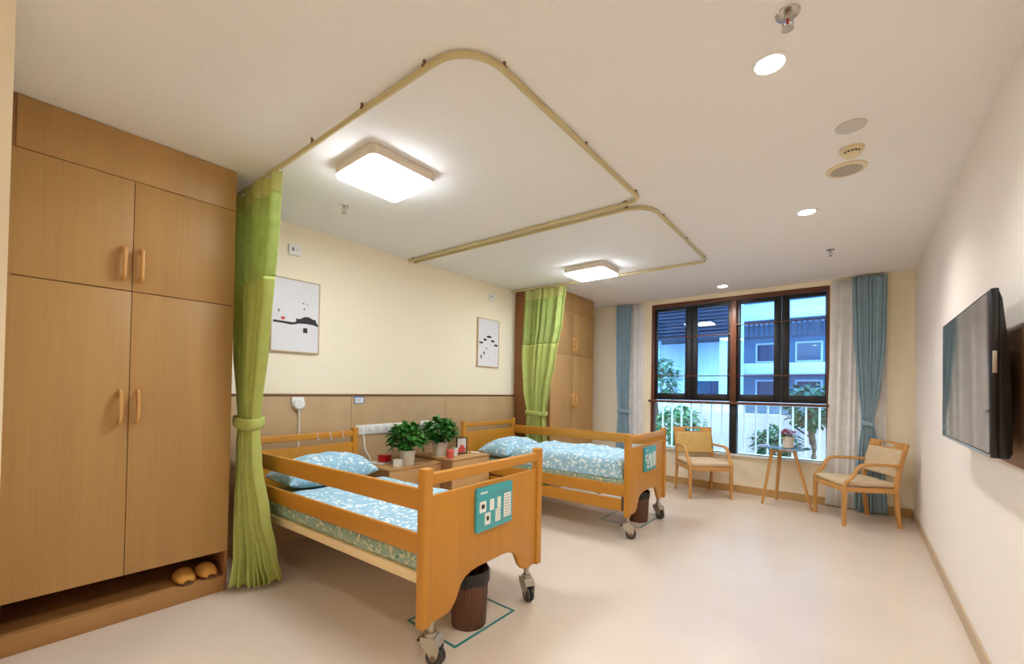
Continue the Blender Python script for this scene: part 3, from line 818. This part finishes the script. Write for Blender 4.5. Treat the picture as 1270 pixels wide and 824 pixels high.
def plant(label, loc, pot_r, pot_h, fr, fh, n, seed, potmat, name='potted_plant'):
    rnd = random.Random(seed)
    t = thing(name, label, 'plant', loc, seed)
    b = BM(); lathe(b, [(0, 0), (pot_r*.72, 0), (pot_r*.76, .006), (pot_r, pot_h), (pot_r*.93, pot_h), (pot_r*.90, pot_h*.9), (0, pot_h*.88)], 32); obj('pot', b, potmat, t)
    b = BM(); lathe(b, [(0, pot_h*.90), (pot_r*.89, pot_h*.90), (pot_r*.89, pot_h*.86), (0, pot_h*.86)], 24); obj('soil', b, 'soil', t)
    bs, bd, bl = BM(), BM(), BM()
    for k in range(n):
        a = rnd.uniform(0, 2*PI); e = math.acos(rnd.uniform(-.75, 1)); rr = rnd.uniform(.45, 1)**.6
        c = Vector((fr*rr*math.sin(e)*math.cos(a), fr*rr*math.sin(e)*math.sin(a), pot_h+fh*.40+fh*.50*rr*math.cos(e)))
        if k % 6 == 0:
            tube(bs, smooth_path([(c.x*.12, c.y*.12, pot_h*.88), (c.x*.45, c.y*.45, pot_h+(c.z-pot_h)*.6), c], 3), .0025, 5)
        d = Vector((math.cos(a)*math.sin(e)+rnd.uniform(-.5, .5), math.sin(a)*math.sin(e)+rnd.uniform(-.5, .5), rnd.uniform(-.3, .6)))
        leaf(bd if rnd.random() < .72 else bl, c, d, rnd.uniform(.05, .085), rnd.uniform(.032, .052), rnd.uniform(.1, .4))
    obj('stems', bs, 'leaf', t); obj('foliage', bd, 'leaf', t, angle=180); f = obj('light_leaves', bl, 'leaf_lt', t, angle=180)
    return t
plant('bushy green potted plant on the left nightstand, nearest the wall sockets', (-3.43, 2.605, Z1+.0005), .080, .150, .17, .30, 480, 3, 'pot_white')
plant('bushy green potted plant on the right nightstand, behind the pink cup', (-3.50, 3.085, Z2+.0005), .086, .150, .165, .29, 480, 11, 'pot_grey')

def cup(name, label, loc, r, h, mat, lid=None, cat='cup'):
    t = thing(name, label, cat, loc)
    b = BM(); lathe(b, [(0, 0), (r*.85, 0), (r, h), (r*.92, h), (r*.80, .006), (0, .006)], 24); obj('body', b, mat, t)
    if lid:
        b = BM(); lathe(b, [(0, h+.012), (r*.9, h+.012), (r*1.03, h+.004), (r*1.03, h-.004), (0, h-.004)], 24); obj('lid', b, lid, t)
    return t
b = BM(); box(b, -.034, .034, -.034, .034, 0, .075, .006, 3)
t = thing('candle_holder', 'small cream square candle holder in front of the left plant pot', 'candle holder', (-3.40, 2.475, Z1+.0005), .4)
obj('body', b, 'pot_white', t); b = BM(); cyl(b, (0, 0, .0745), (0, 0, .079), .024, n=20); obj('wax', b, 'cream_plastic', t)
t = thing('red_box', 'small red box on a white tray by the left end of the nightstand', 'box', (-3.70, 2.53, Z1+.0128), .2)
obj('body', box(BM(), -.05, .05, -.045, .045, 0, .05, .005), 'red', t); obj('lid', box(BM(), -.053, .053, -.048, .048, .0502, .066, .005), 'red', t)
b = BM(); box(b, -.07, .07, -.08, .08, 0, .005, .002); 
for q in (-1, 1):
    box(b, q*.067-.003, q*.067+.003, -.08, .08, .004, .012, .001); box(b, -.07, .07, q*.077-.003, q*.077+.003, .004, .012, .001)
tag(obj('tray', b, 'white', None, loc=(-3.70, 2.50, Z1+.0005), rot=(0, 0, .1)), 'small white tray under the red box', 'tray')
cup('lidded_cup', 'pink lidded cup at the front corner of the right nightstand', (-3.30, 3.05, Z2+.0005), .042, .075, 'pink', 'pink')
cup('cup', 'small white cup between the pink cup and the photo frame', (-3.37, 3.19, Z2+.0005), .034, .085, 'white')
t = thing('photo_frame', 'small black photo frame standing on the right nightstand', 'photo frame', (-3.42, 3.335, Z2+.0005), PI/2-.25)
b = BM(); hw, hh = .068, .185
box(b, -hw, -hw+.012, -.008, .008, 0, hh, .002); box(b, hw-.012, hw, -.008, .008, 0, hh, .002); box(b, -hw+.012, hw-.012, -.008, .008, 0, .012, .002); box(b, -hw+.012, hw-.012, -.008, .008, hh-.012, hh, .002)
obj('frame', b, 'black', t)
obj('backing', box(BM(), -hw+.011, hw-.011, .0, .006, .011, hh-.011), 'black', t)
obj('photo', box(BM(), -hw+.012, hw-.012, -.003, -.0005, .012, hh-.012), 'paper', t)
b = BM(); prism(b, [(-.045, .014), (.045, .014), (.046, .06), (.028, .078), (.018, .10), (-.014, .10), (-.030, .075), (-.046, .06)], 'y', -.0045, -.0031); obj('photo_print', b, 'pink', t)
obj('stand', box(BM(), -.02, .02, .006, .07, 0, .006, .001), 'black', t)
tag(obj('folded_cloth', box(BM(), -.05, .05, -.035, .035, 0, .012, .005, 3), 'offwhite', None, loc=(-3.36, 3.48, Z2+.0005), rot=(0, 0, .2)), 'small folded pale cloth beside the photo frame', 'cloth')

# ------------------------------------------------------------------ wall fittings
XW = XL+.021
def sockets(label, y0, y1, z0, z1, n):
    t = thing('socket_strip', label, 'wall socket', (XW, y0, z0))
    obj('plate', box(BM(), 0, .012, 0, y1-y0, 0, z1-z0, .003), 'white', t)
    wd = (y1-y0)/n
    for k in range(n):
        f = obj('socket', box(BM(), .0115, .016, k*wd+.008, (k+1)*wd-.008, .010, z1-z0-.010, .002), 'white', t)
        b = BM(); cy = (k+.5)*wd; cz = (z1-z0)/2
        for dy, dz in ((-.012, .012), (.012, .012), (-.014, -.014), (.014, -.014), (0, -.010)): box(b, .0155, .0166, cy+dy-.0025, cy+dy+.0025, cz+dz-.007, cz+dz+.007)
        obj('slots', b, 'ink_grey', f)
sockets('long white socket strip on the panelling left of the plants', 2.275, 2.86, .880, .978, 6)
sockets('white socket strip on the panelling behind the right plant', 3.06, 3.515, .890, .985, 5)
t = thing('call_button', 'white nurse call button with a hanging cord above the near bed', 'call button', (XW, 1.715, 1.195))
b = BM(); lathe(b, [(0, .040), (.040, .038), (.050, .030), (.052, 0), (0, 0)], 30); bmesh.ops.rotate(b, verts=b.verts, matrix=Matrix.Rotation(PI/2, 3, 'Y')); obj('dome', b, 'white', t)
obj('back_plate', box(BM(), 0, .014, -.058, .050, -.02, .062, .006, 3), 'white', t)
b = BM(); tube(b, smooth_path([(.02, 0, -.045), (.022, .002, -.12), (.018, .004, -.28), (.02, .002, -.44)], 5), .008, 8); obj('cord', b, 'offwhite', t)
t = thing('wall_sign', 'small white sign with blue border under the panelling cap', 'sign', (XW, 2.307, 1.226))
obj('back_plate', box(BM(), 0, .003, -.053, .053, -.036, .034, .001), plain('sign_blue', rgb(92, 140, 196), .5), t)
obj('face', box(BM(), .003, .0045, -.042, .042, -.028, .022, .0005), 'white', t)
b = BM()
for k in range(2): box(b, .0045, .005, -.03, .028-k*.01, .006-k*.018, .011-k*.018)
obj('text_lines', b, 'ink_grey', t)
for (y, z, lb) in ((1.655, 2.545, 'small white wall box above the framed picture beside the near curtain'), (4.245, 2.60, 'small white wall box high on the wall above the far picture')):
    t = thing('wall_box', lb, 'wall box', (XL, y, z))
    obj('housing', box(BM(), 0, .03, -.05, .05, -.045, .045, .006, 3), 'white', t)
    b = BM(); box(b, .0295, .0315, -.028, -.006, -.012, .018, .001); obj('window', b, 'ink_grey', t)
    b = BM(); box(b, .0295, .0315, .010, .032, -.008, .014, .001); obj('button', b, 'offwhite', t)
t = tag(obj('power_cable', tube(BM(), smooth_path([(XW+.018, 2.35, .89), (XW+.03, 2.352, .82), (XW+.035, 2.36, .74), (XW+.05, 2.40, .66), (-3.785, 2.43, Z1+.010), (-3.78, 2.47, Z1+.0085)], 6), .008, 8), 'white'), 'white cable running from the socket strip down to the tray', 'cable')

def picture(label, y0, y1, z0, z1, kind):
    t = thing('picture', label, 'picture', (XL, (y0+y1)/2, (z0+z1)/2)); hw, hh = (y1-y0)/2, (z1-z0)/2
    b = BM(); f = .010
    box(b, 0, .028, -hw, -hw+f, -hh, hh, .002); box(b, 0, .028, hw-f, hw, -hh, hh, .002); box(b, 0, .028, -hw+f, hw-f, -hh, -hh+f, .002); box(b, 0, .028, -hw+f, hw-f, hh-f, hh, .002)
    obj('frame', b, 'frame_wood', t)
    obj('canvas', box(BM(), .002, .022, -hw+f, hw-f, -hh+f, hh-f), 'paper', t, smooth=False)
    def blob(poly, m, nm):
        b = BM(); prism(b, poly, 'x', .0222, .0232); return obj(nm, b, m, t, smooth=False)
    def stroke(y, z, w_, h_, m, nm, seed):
        r = random.Random(seed); n = 18
        blob([(y+w_/2*math.cos(2*PI*i/n)*(1+.15*r.uniform(-1, 1)), z+h_/2*math.sin(2*PI*i/n)*(1+.3*r.uniform(-1, 1))) for i in range(n)], m, nm)
    if kind == 0:
        blob([(-hw+.02, -.055), (-.06, -.058), (-.03, -.06), (0, -.05), (.0, -.02), (.03, -.025), (.07, .0), (.10, .005), (.12, 0), (.15, -.015), (.165, -.012), (.175, -.02), (.178, -.04), (.195, -.055), (.195, -.075), (.15, -.062), (.08, -.06), (.02, -.065), (-.04, -.082), (-.12, -.075), (-hw+.02, -.075)], 'ink', 'ink_shore')
        stroke(-.11, -.032, .035, .03, 'ink_red', 'red_mark', 1); stroke(-.145, .03, .02, .028, 'ink_grey', 'ink_bird', 2)
        blob([(.065, -.13), (.10, -.13), (.10, -.165), (.065, -.165)] if False else [(.062, -.098), (.100, -.098), (.100, -.142), (.062, -.142)], 'ink', 'ink_seal')
        stroke(.06, .12, .02, .014, 'ink_grey', 'ink_bird', 3); stroke(.095, .112, .012, .012, 'ink_grey', 'ink_bird', 4); stroke(.07, .07, .014, .02, 'ink_grey', 'ink_bird', 7)
    else:
        for q, (y, z, w_, h_) in enumerate(((.01, .083, .10, .03), (-.07, .04, .065, .034), (.085, .032, .07, .03), (-.145, -.005, .08, .028), (.15, -.022, .08, .028))): stroke(y, z, w_, h_, 'ink', 'ink_roof', q+20)
        stroke(-.085, -.14, .04, .04, 'ink_grey', 'ink_figure', 30); stroke(-.14, -.19, .045, .05, 'ink_grey', 'ink_figure', 31); stroke(-.04, -.075, .03, .03, 'ink_grey', 'ink_figure', 32); stroke(.02, -.20, .014, .014, 'ink_red', 'red_mark', 33)
    return t
picture('framed ink painting with a dark shoreline next to the near green curtain', 1.472, 1.890, 1.648, 2.290, 0)
picture('framed ink painting with scattered dark dashes between the two beds and the far curtain', 3.982, 4.402, 1.655, 2.295, 1)

# ------------------------------------------------------------------ bins and floor tape
def bin_(label, loc):
    t = thing('waste_bin', label, 'waste bin', loc)
    b = BM(); lathe(b, [(0, 0), (.098, 0), (.100, .004), (.103, .08), (.106, .155), (.109, .225), (.112, .30), (.106, .30), (.095, .012), (0, .012)], 108)
    for v in b.verts:
        rr = math.hypot(v.co.x, v.co.y)
        if rr > .0995 and v.co.z < .299 or rr > .111:
            k = 1-.022*(round(math.atan2(v.co.y, v.co.x)/(2*PI)*108) % 3 == 0); v.co.x *= k; v.co.y *= k
    obj('body', b, 'bin', t)
    b = BM(); n = 40; R = []
    for r, z in ((.1035, .20), (.1045, .302), (.112, .318), (.117, .310), (.1180, .285), (.1170, .245)):
        R.append([b.verts.new(((r+.003*math.sin(i*2.3+z*30))*math.cos(2*PI*i/n), (r+.003*math.sin(i*1.7))*math.sin(2*PI*i/n), z+.006*math.sin(i*.9)*(1 if z < .28 else .3))) for i in range(n)])
    for r0, r1 in zip(R, R[1:]):
        for j in range(n): b.faces.new((r0[j], r0[(j+1) % n], r1[(j+1) % n], r1[j]))
    o = obj('liner', b, 'black_bag', t, angle=180)
    return t
bin_('dark wood-look waste bin with black liner under the near bed foot', (-1.735, 1.775, .001))
bin_('dark waste bin with black liner under the far bed foot', (-1.78, 4.34, .001))
def tape(label, x0, x1, y0, y1):
    b = BM(); w_ = .016
    box(b, x0, x1, y0, y0+w_, .0003, .0012); box(b, x0, x1, y1-w_, y1, .0003, .0012); box(b, x1-w_, x1, y0+w_, y1-w_, .0003, .0012); box(b, x0, x0+w_, y0+w_, y1-w_, .0003, .0012)
    tag(obj('floor_tape', b, 'teal_tape', None, smooth=False), label, 'floor marking')
tape('teal tape rectangle on the floor around the near waste bin', -2.02, -1.612, 1.552, 2.055)
tape('teal tape rectangle on the floor around the far waste bin', -2.10, -1.655, 4.10, 4.665)

# ------------------------------------------------------------------ armchairs, table, flower
def armchair(label, loc, rz, fabric, seat='seat_grey'):
    t = thing('armchair', label, 'armchair', loc, rz)
    W2, WR, F, Rr = .262, .244, -.262, .258
    for q in (-1, 1):
        b = BM(); ring_sweep(b, [(q*W2, F, 0), (q*W2, F, .42)], rrect(.040, .040, .008), up=Vector((0, 1, 0)), scales=[.78, 1]); obj('leg', b, 'chair_z', t)
        pts = smooth_path([(q*WR, Rr+.015, 0), (q*WR, Rr-.015, .22), (q*WR, Rr-.025, .42), (q*WR, Rr+.005, .62), (q*WR, Rr+.070, .865)], 5)
        b = BM(); ring_sweep(b, pts, rrect(.036, .042, .008), up=Vector((0, 1, 0)), scales=[.8+.2*min(1, i/10) for i in range(len(pts))]); obj('leg', b, 'chair_z', t)
        pts = smooth_path([(q*W2, F-.004, .395), (q*(W2+.004), F+.015, .45), (q*(W2+.008), F+.075, .52), (q*(W2+.010), F+.12, .60), (q*(W2+.010), F+.165, .635), (q*(W2+.008), F+.26, .645), (q*WR, Rr+.005, .640)], 5)
        b = BM(); ring_sweep(b, pts, rrect(.042, .030, .010)); obj('armrest', b, 'chair_x', t)
        obj('seat_rail', box(BM(), q*W2-.012, q*W2+.012, F+.02, Rr-.03, .355, .405, .004), 'chair_x', t)
    obj('seat_rail', box(BM(), -W2+.018, W2-.018, F-.014, F+.012, .355, .405, .004), 'chair_x', t)
    obj('seat_rail', box(BM(), -W2+.018, W2-.018, Rr-.045, Rr-.022, .355, .405, .004), 'chair_x', t)
    b = BM(); box(b, -W2+.016, W2-.016, F-.006, Rr-.03, .4055, .462, .022, 4); obj('seat', b, seat, t)
    # backrest built upright then leaned
    def leaned(bm):
        bmesh.ops.rotate(bm, verts=bm.verts, matrix=Matrix.Rotation(-.245, 3, 'X')); bmesh.ops.translate(bm, verts=bm.verts, vec=(0, Rr-.018, .53)); return bm
    b = BM(); box(b, -W2+.014, W2-.014, -.030, .020, -.01, .275, .018, 4); obj('backrest', leaned(b), fabric, t)
    b = BM(); box(b, -W2-.006, -.11, -.014, .014, .285, .352, .006, 3); box(b, .11, W2+.006, -.014, .014, .285, .352, .006, 3)
    box(b, -.12, .12, -.014, .014, .332, .352, .005, 3); box(b, -.12, .12, -.012, .014, .264, .287, .005, 3); box(b, -W2-.004, W2+.004, -.012, .012, .264, .290, .004)
    obj('crest_rail', leaned(b), 'chair_x', t)
    return t
armchair('wooden armchair with tan cushions in front of the window, beside the far bed', (-1.605, 6.055, 0), math.radians(38.5), 'seat_tan')
armchair('wooden armchair with beige cushions in front of the right blue curtain', (.0, 5.965, 0), math.radians(-59), 'seat_grey')

t = thing('side_table', 'small round glass table on three slanted wooden legs under the window', 'table', (-.69, 6.14, 0))
b = BM(); lathe(b, [(0, .700), (.272, .700), (.280, .704), (.280, .708), (.272, .712), (0, .712)], 56); obj('glass_top', b, 'glass_top', t)
TL = ((-.205, -.10), (.298, -.065), (-.10, .255))
for fx, fy in TL:
    L_ = math.hypot(fx, fy); ux, uy = fx/L_, fy/L_
    b = BM(); ring_sweep(b, [(ux*.115, uy*.115, .690), (fx, fy, 0)], rrect(.044, .030, .008), up=Vector((0, 0, 1)), scales=[1.05, .72]); obj('leg', b, 'chair_z', t)
b = BM()
for (ax, ay), (cx_, cy_) in ((TL[0], TL[1]), (TL[1], TL[2]), (TL[2], TL[0])):
    la, lc = math.hypot(ax, ay), math.hypot(cx_, cy_)
    ring_sweep(b, [(ax/la*.13, ay/la*.13, .678), (cx_/lc*.13, cy_/lc*.13, .678)], rrect(.026, .040, .008))
obj('top_frame', b, 'chair_x', t)
rnd = random.Random(5)
t = thing('flower_pot', 'white pot of magenta flowers on the round glass table', 'flower pot', (-.635, 6.12, .7125))
b = BM(); lathe(b, [(0, 0), (.052, 0), (.055, .004), (.062, .135), (.057, .135), (.052, .12), (0, .12)], 30); obj('pot', b, 'pot_white', t)
b1, b2 = BM(), BM()
for k in range(130):
    a = rnd.uniform(0, 2*PI); e = math.acos(rnd.uniform(0, 1)); rr = rnd.uniform(.4, 1)
    c = Vector((.095*rr*math.sin(e)*math.cos(a), .075*rr*math.sin(e)*math.sin(a), .15+.075*rr*math.cos(e)))
    leaf(b1, c, (math.cos(a)+rnd.uniform(-.4, .4), math.sin(a)+rnd.uniform(-.4, .4), rnd.uniform(.1, .9)), rnd.uniform(.02, .04), rnd.uniform(.016, .028), .2)
for k in range(26):
    a = rnd.uniform(0, 2*PI); tube(b2, [(.02*math.cos(a), .02*math.sin(a), .118), (.06*math.cos(a), .05*math.sin(a), .16)], .002, 5)
    leaf(b2, (.05*math.cos(a), .05*math.sin(a), .14), (math.cos(a), math.sin(a), .1), .045, .02, .4)
obj('blossoms', b1, 'magenta', t, angle=180); obj('stems', b2, 'leaf', t, angle=180)

# ------------------------------------------------------------------ television
t = thing('television', 'black flat television mounted on the right wall', 'television', (.40, 2.412, 1.122))
TW, TH = 1.158, .652
b = BM(); box(b, 0, .022, 0, TW, 0, TH, .004, 2); obj('bezel', b, 'tv_body', t)
obj('screen', box(BM(), -.0015, .001, .010, TW-.010, .018, TH-.010), 'tv_screen', t, smooth=False)
b = BM(); prism(b, [(.0215, TH-.012), (.030, TH-.04), (.046, TH*.66), (.054, TH*.40), (.056, .02), (.048, .0), (.0215, .0)], 'y', .0, TW, .003); obj('rear_housing', b, 'tv_body', t)
obj('chin', box(BM(), -.002, .004, .004, TW-.004, .001, .012, .001), 'silver', t)
obj('side_badge', box(BM(), .004, .016, -.0015, .001, TH*.50, TH*.63, .0005), 'silver', t)
b = BM(); box(b, .06, .085, TW/2-.2, TW/2+.2, .14, .42, .004); obj('wall_mount', b, 'black', t)
t = tag(obj('wall_mount_board', box(BM(), XR-.0235, XR-.001, 1.55, 3.05, 1.085, 1.625, .003), 'board_brown'), 'brown wall board behind the television', 'wall board')
t = thing('cable_cover', 'pale vertical cable cover on the brown board behind the television', 'cable cover', (XR-.024, 2.60, 1.155))
obj('housing', box(BM(), -.016, 0, -.028, .028, 0, .17, .004), 'offwhite', t); obj('cover', box(BM(), -.019, -.0155, -.022, .022, .01, .16, .002), 'offwhite', t)

# ------------------------------------------------------------------ outside the window
b = BM(); box(b, -30, 20, 6.7, 45, -.35, -.2)
struct('ground_outside', b, 'ext_ground', 'paving outside the window')
t = thing('balcony_railing', 'white picket railing just outside the window', 'railing', (0, 7.35, -.2))
obj('top_rail', box(BM(), -4.4, 1.0, -.025, .025, 1.38, 1.43, .006), 'ext_rail', t); obj('bottom_rail', box(BM(), -4.4, 1.0, -.02, .02, .50, .54, .006), 'ext_rail', t)
for k in range(34):
    x = -4.32+k*.157
    obj('picket', box(BM(), x-.012, x+.012, -.012, .012, .0, 1.38, .003), 'ext_rail', t)
# neighbouring building
t = thing('apartment_building', 'blue-grey neighbouring building with white balcony slabs outside', 'building', (0, 13, -.2))
def ez(z): return 1.35+(z-1.35)*2.0+.2     # window height -> building height (local)
obj('wall', box(BM(), -3.6, 8, .9, 3, 0, 9), 'ext_blue', t)
for z0, z1 in ((1.62, 1.765), (2.34, 2.46)): obj('slab', box(BM(), -3.7, 8, -.1, .95, ez(z0), ez(z1), .01), 'ext_white', t)
obj('slab', box(BM(), -3.7, 8, -.1, .95, ez(2.98), ez(3.1), .01), 'ext_white', t)
obj('upper_wall', box(BM(), -3.65, 8, .5, .95, ez(2.46), ez(2.62)), 'ext_white', t)
for k in range(11):
    x = -3.2+k*.95
    for z0, z1 in ((1.80, 2.08), (1.2, 1.56)):
        f = obj('window', box(BM(), x, x+.62, .86, .9, ez(z0), ez(z1), .004), 'ext_white', t)
        obj('pane', box(BM(), x+.05, x+.57, .85, .862, ez(z0)+.05, ez(z1)-.05), 'ext_glass', f, smooth=False)
b = BM()
for k in range(95):
    x = -3.6+k*.12; box(b, x-.02, x+.02, .02, .06, ez(2.12), ez(2.31))
box(b, -3.65, 8, 0, .07, ez(2.31), ez(2.335)); box(b, -3.65, 8, 0, .07, ez(2.10), ez(2.125))
obj('balcony_balustrade', b, 'ext_dark', t); 
# left wing with dark louvres
t = thing('louvred_canopy_building', 'dark louvred upper storey of the left neighbouring building', 'building', (-4.6, 10.5, -.2))
def ez2(z): return 1.35+(z-1.35)*1.615+.2
obj('wall', box(BM(), -4.5, 2.30, 1.2, 2.0, 0, 7), 'ext_white', t)
obj('soffit', box(BM(), -4.5, 2.34, .0, 1.2, ez2(2.17), ez2(2.20)), 'ext_dark', t)
for k in range(16):
    z = ez2(2.24)+k*.085
    b = BM(); box(b, -4.5, 2.32, -.05, .05, -.008, .008); bmesh.ops.rotate(b, verts=b.verts, matrix=Matrix.Rotation(.7, 3, 'X')); bmesh.ops.translate(b, verts=b.verts, vec=(0, .08, z)); obj('louvre', b, 'ext_dark', t)
obj('louvre_backing', box(BM(), -4.5, 2.32, .20, .26, ez2(2.2), ez2(3.2)), 'ext_glass', t)
for x in (-2.2, .6, 2.2): obj('column', box(BM(), x-.09, x+.09, .25, .43, 0, ez2(2.17)), 'ext_white', t)
for x in (-.6, 1.0):
    f = obj('window', box(BM(), x, x+.95, 1.16, 1.2, ez2(1.28), ez2(1.58), .004), 'ext_white', t); obj('pane', box(BM(), x+.06, x+.89, 1.15, 1.162, ez2(1.28)+.05, ez2(1.58)-.05), 'ext_glass', f, smooth=False)
b = BM(); box(b, -12, 6, 0, .15, 0, 1.15)
tag(obj('garden_wall', b, 'ext_pink', None, loc=(0, 9.9, -.2)), 'low pale garden wall beyond the white railing', 'wall')

def tree(name, label, loc, hgt, cr, cz, n, seed, mat, group=None, trunk=.06):
    rnd = random.Random(seed); t = thing(name, label, 'tree' if name == 'tree' else 'shrub', loc)
    if group: t['group'] = group
    b = BM(); tube(b, smooth_path([(0, 0, 0), (.05, .02, hgt*.4), (-.03, .03, hgt*.8), (.02, 0, hgt)], 5), trunk, 8, None)
    for k in range(6):
        a = k*1.05+seed; z = hgt*(.45+.08*k); tube(b, smooth_path([(0, .01, z), (cr*.4*math.cos(a), cr*.4*math.sin(a), z+.25*cr), (cr*.75*math.cos(a), cr*.75*math.sin(a), z+.5*cr)], 3), trunk*.4, 6)
    obj('trunk', b, 'bark', t)
    b = BM()
    for k in range(n):
        v = Vector((rnd.gauss(0, 1), rnd.gauss(0, 1), rnd.gauss(0, 1))).normalized()*rnd.uniform(.35, 1)**.5
        c = Vector((v.x*cr, v.y*cr, cz+v.z*cr*.9)); c += Vector((noise.noise(c*2), noise.noise(c*2+Vector((5, 0, 0))), 0))*.25*cr
        leaf(b, c, (v.x+rnd.uniform(-.6, .6), v.y+rnd.uniform(-.6, .6), rnd.uniform(-.6, .5)), rnd.uniform(.08, .15), rnd.uniform(.05, .09), .2)
    obj('foliage', b, mat, t, angle=180)
tree('tree', 'leafy green tree outside at the left side of the window', (-3.45, 9.2, -.2), 2.3, .55, 1.85, 800, 2, 'tree_leaf')
tree('shrub', 'green shrub outside behind the railing at the left of the window', (-2.62, 8.2, -.2), .9, .42, .95, 600, 4, 'tree_leaf', None, .03)
tree('shrub', 'dark shrub outside the middle of the lower right pane', (-1.15, 9.0, -.2), .7, .36, .65, 420, 6, 'tree_leaf_dk', None, .03)
tree('tree', 'small dark tree outside at the right edge of the window', (-.62, 9.2, -.2), 1.5, .46, 1.35, 700, 8, 'tree_leaf_dk', None, .04)

# ------------------------------------------------------------------ light, camera, view
W = bpy.data.worlds.new('dusk_sky'); S.world = W; W.use_nodes = True
nt = W.node_tree; bg = nt.nodes['Background']
tc = nt.nodes.new('ShaderNodeTexCoord'); sx = nt.nodes.new('ShaderNodeSeparateXYZ'); nt.links.new(tc.outputs['Generated'], sx.inputs[0])
r = ramp(nt, [(.0, (.40, .66, .92, 1)), (.5, (.62, .86, 1, 1)), (1, (.30, .58, .95, 1))]); nt.links.new(sx.outputs['Z'], r.inputs['Fac'])
nt.links.new(r.outputs['Color'], bg.inputs['Color']); bg.inputs['Strength'].default_value = 7.5

cam = bpy.data.cameras.new('camera'); co = bpy.data.objects.new('camera', cam); C.objects.link(co); S.camera = co
F, CY, YAW, PITCH, ROLL = 525.23, 477.2, math.radians(39.0915), math.radians(.75506), math.radians(.996)
cam.sensor_fit = 'HORIZONTAL'; cam.sensor_width = 36; cam.lens = F/1270*36
cam.shift_y = (CY-412)/1270; cam.clip_start = .02
f = Vector((-math.sin(YAW), math.cos(YAW), 0)); rt = Vector((math.cos(YAW), math.sin(YAW), 0)); up = Vector((0, 0, 1))
f2 = f*math.cos(PITCH)+up*math.sin(PITCH); u2 = up*math.cos(PITCH)-f*math.sin(PITCH)
r3 = rt*math.cos(ROLL)+u2*math.sin(ROLL); u3 = u2*math.cos(ROLL)-rt*math.sin(ROLL)
mw = Matrix((( r3.x, u3.x, -f2.x, 0), (r3.y, u3.y, -f2.y, 0), (r3.z, u3.z, -f2.z, 1.35), (0, 0, 0, 1)))
co.matrix_world = mw

S.view_settings.view_transform = 'Standard'; S.view_settings.look = 'None'; S.view_settings.gamma = 1; S.view_settings.use_curve_mapping = False
S.view_settings.exposure = 0.2
S.cycles.use_denoising = True
S.cycles.max_bounces = 10; S.cycles.diffuse_bounces = 6; S.cycles.transparent_max_bounces = 12
S.cycles.sample_clamp_indirect = 8
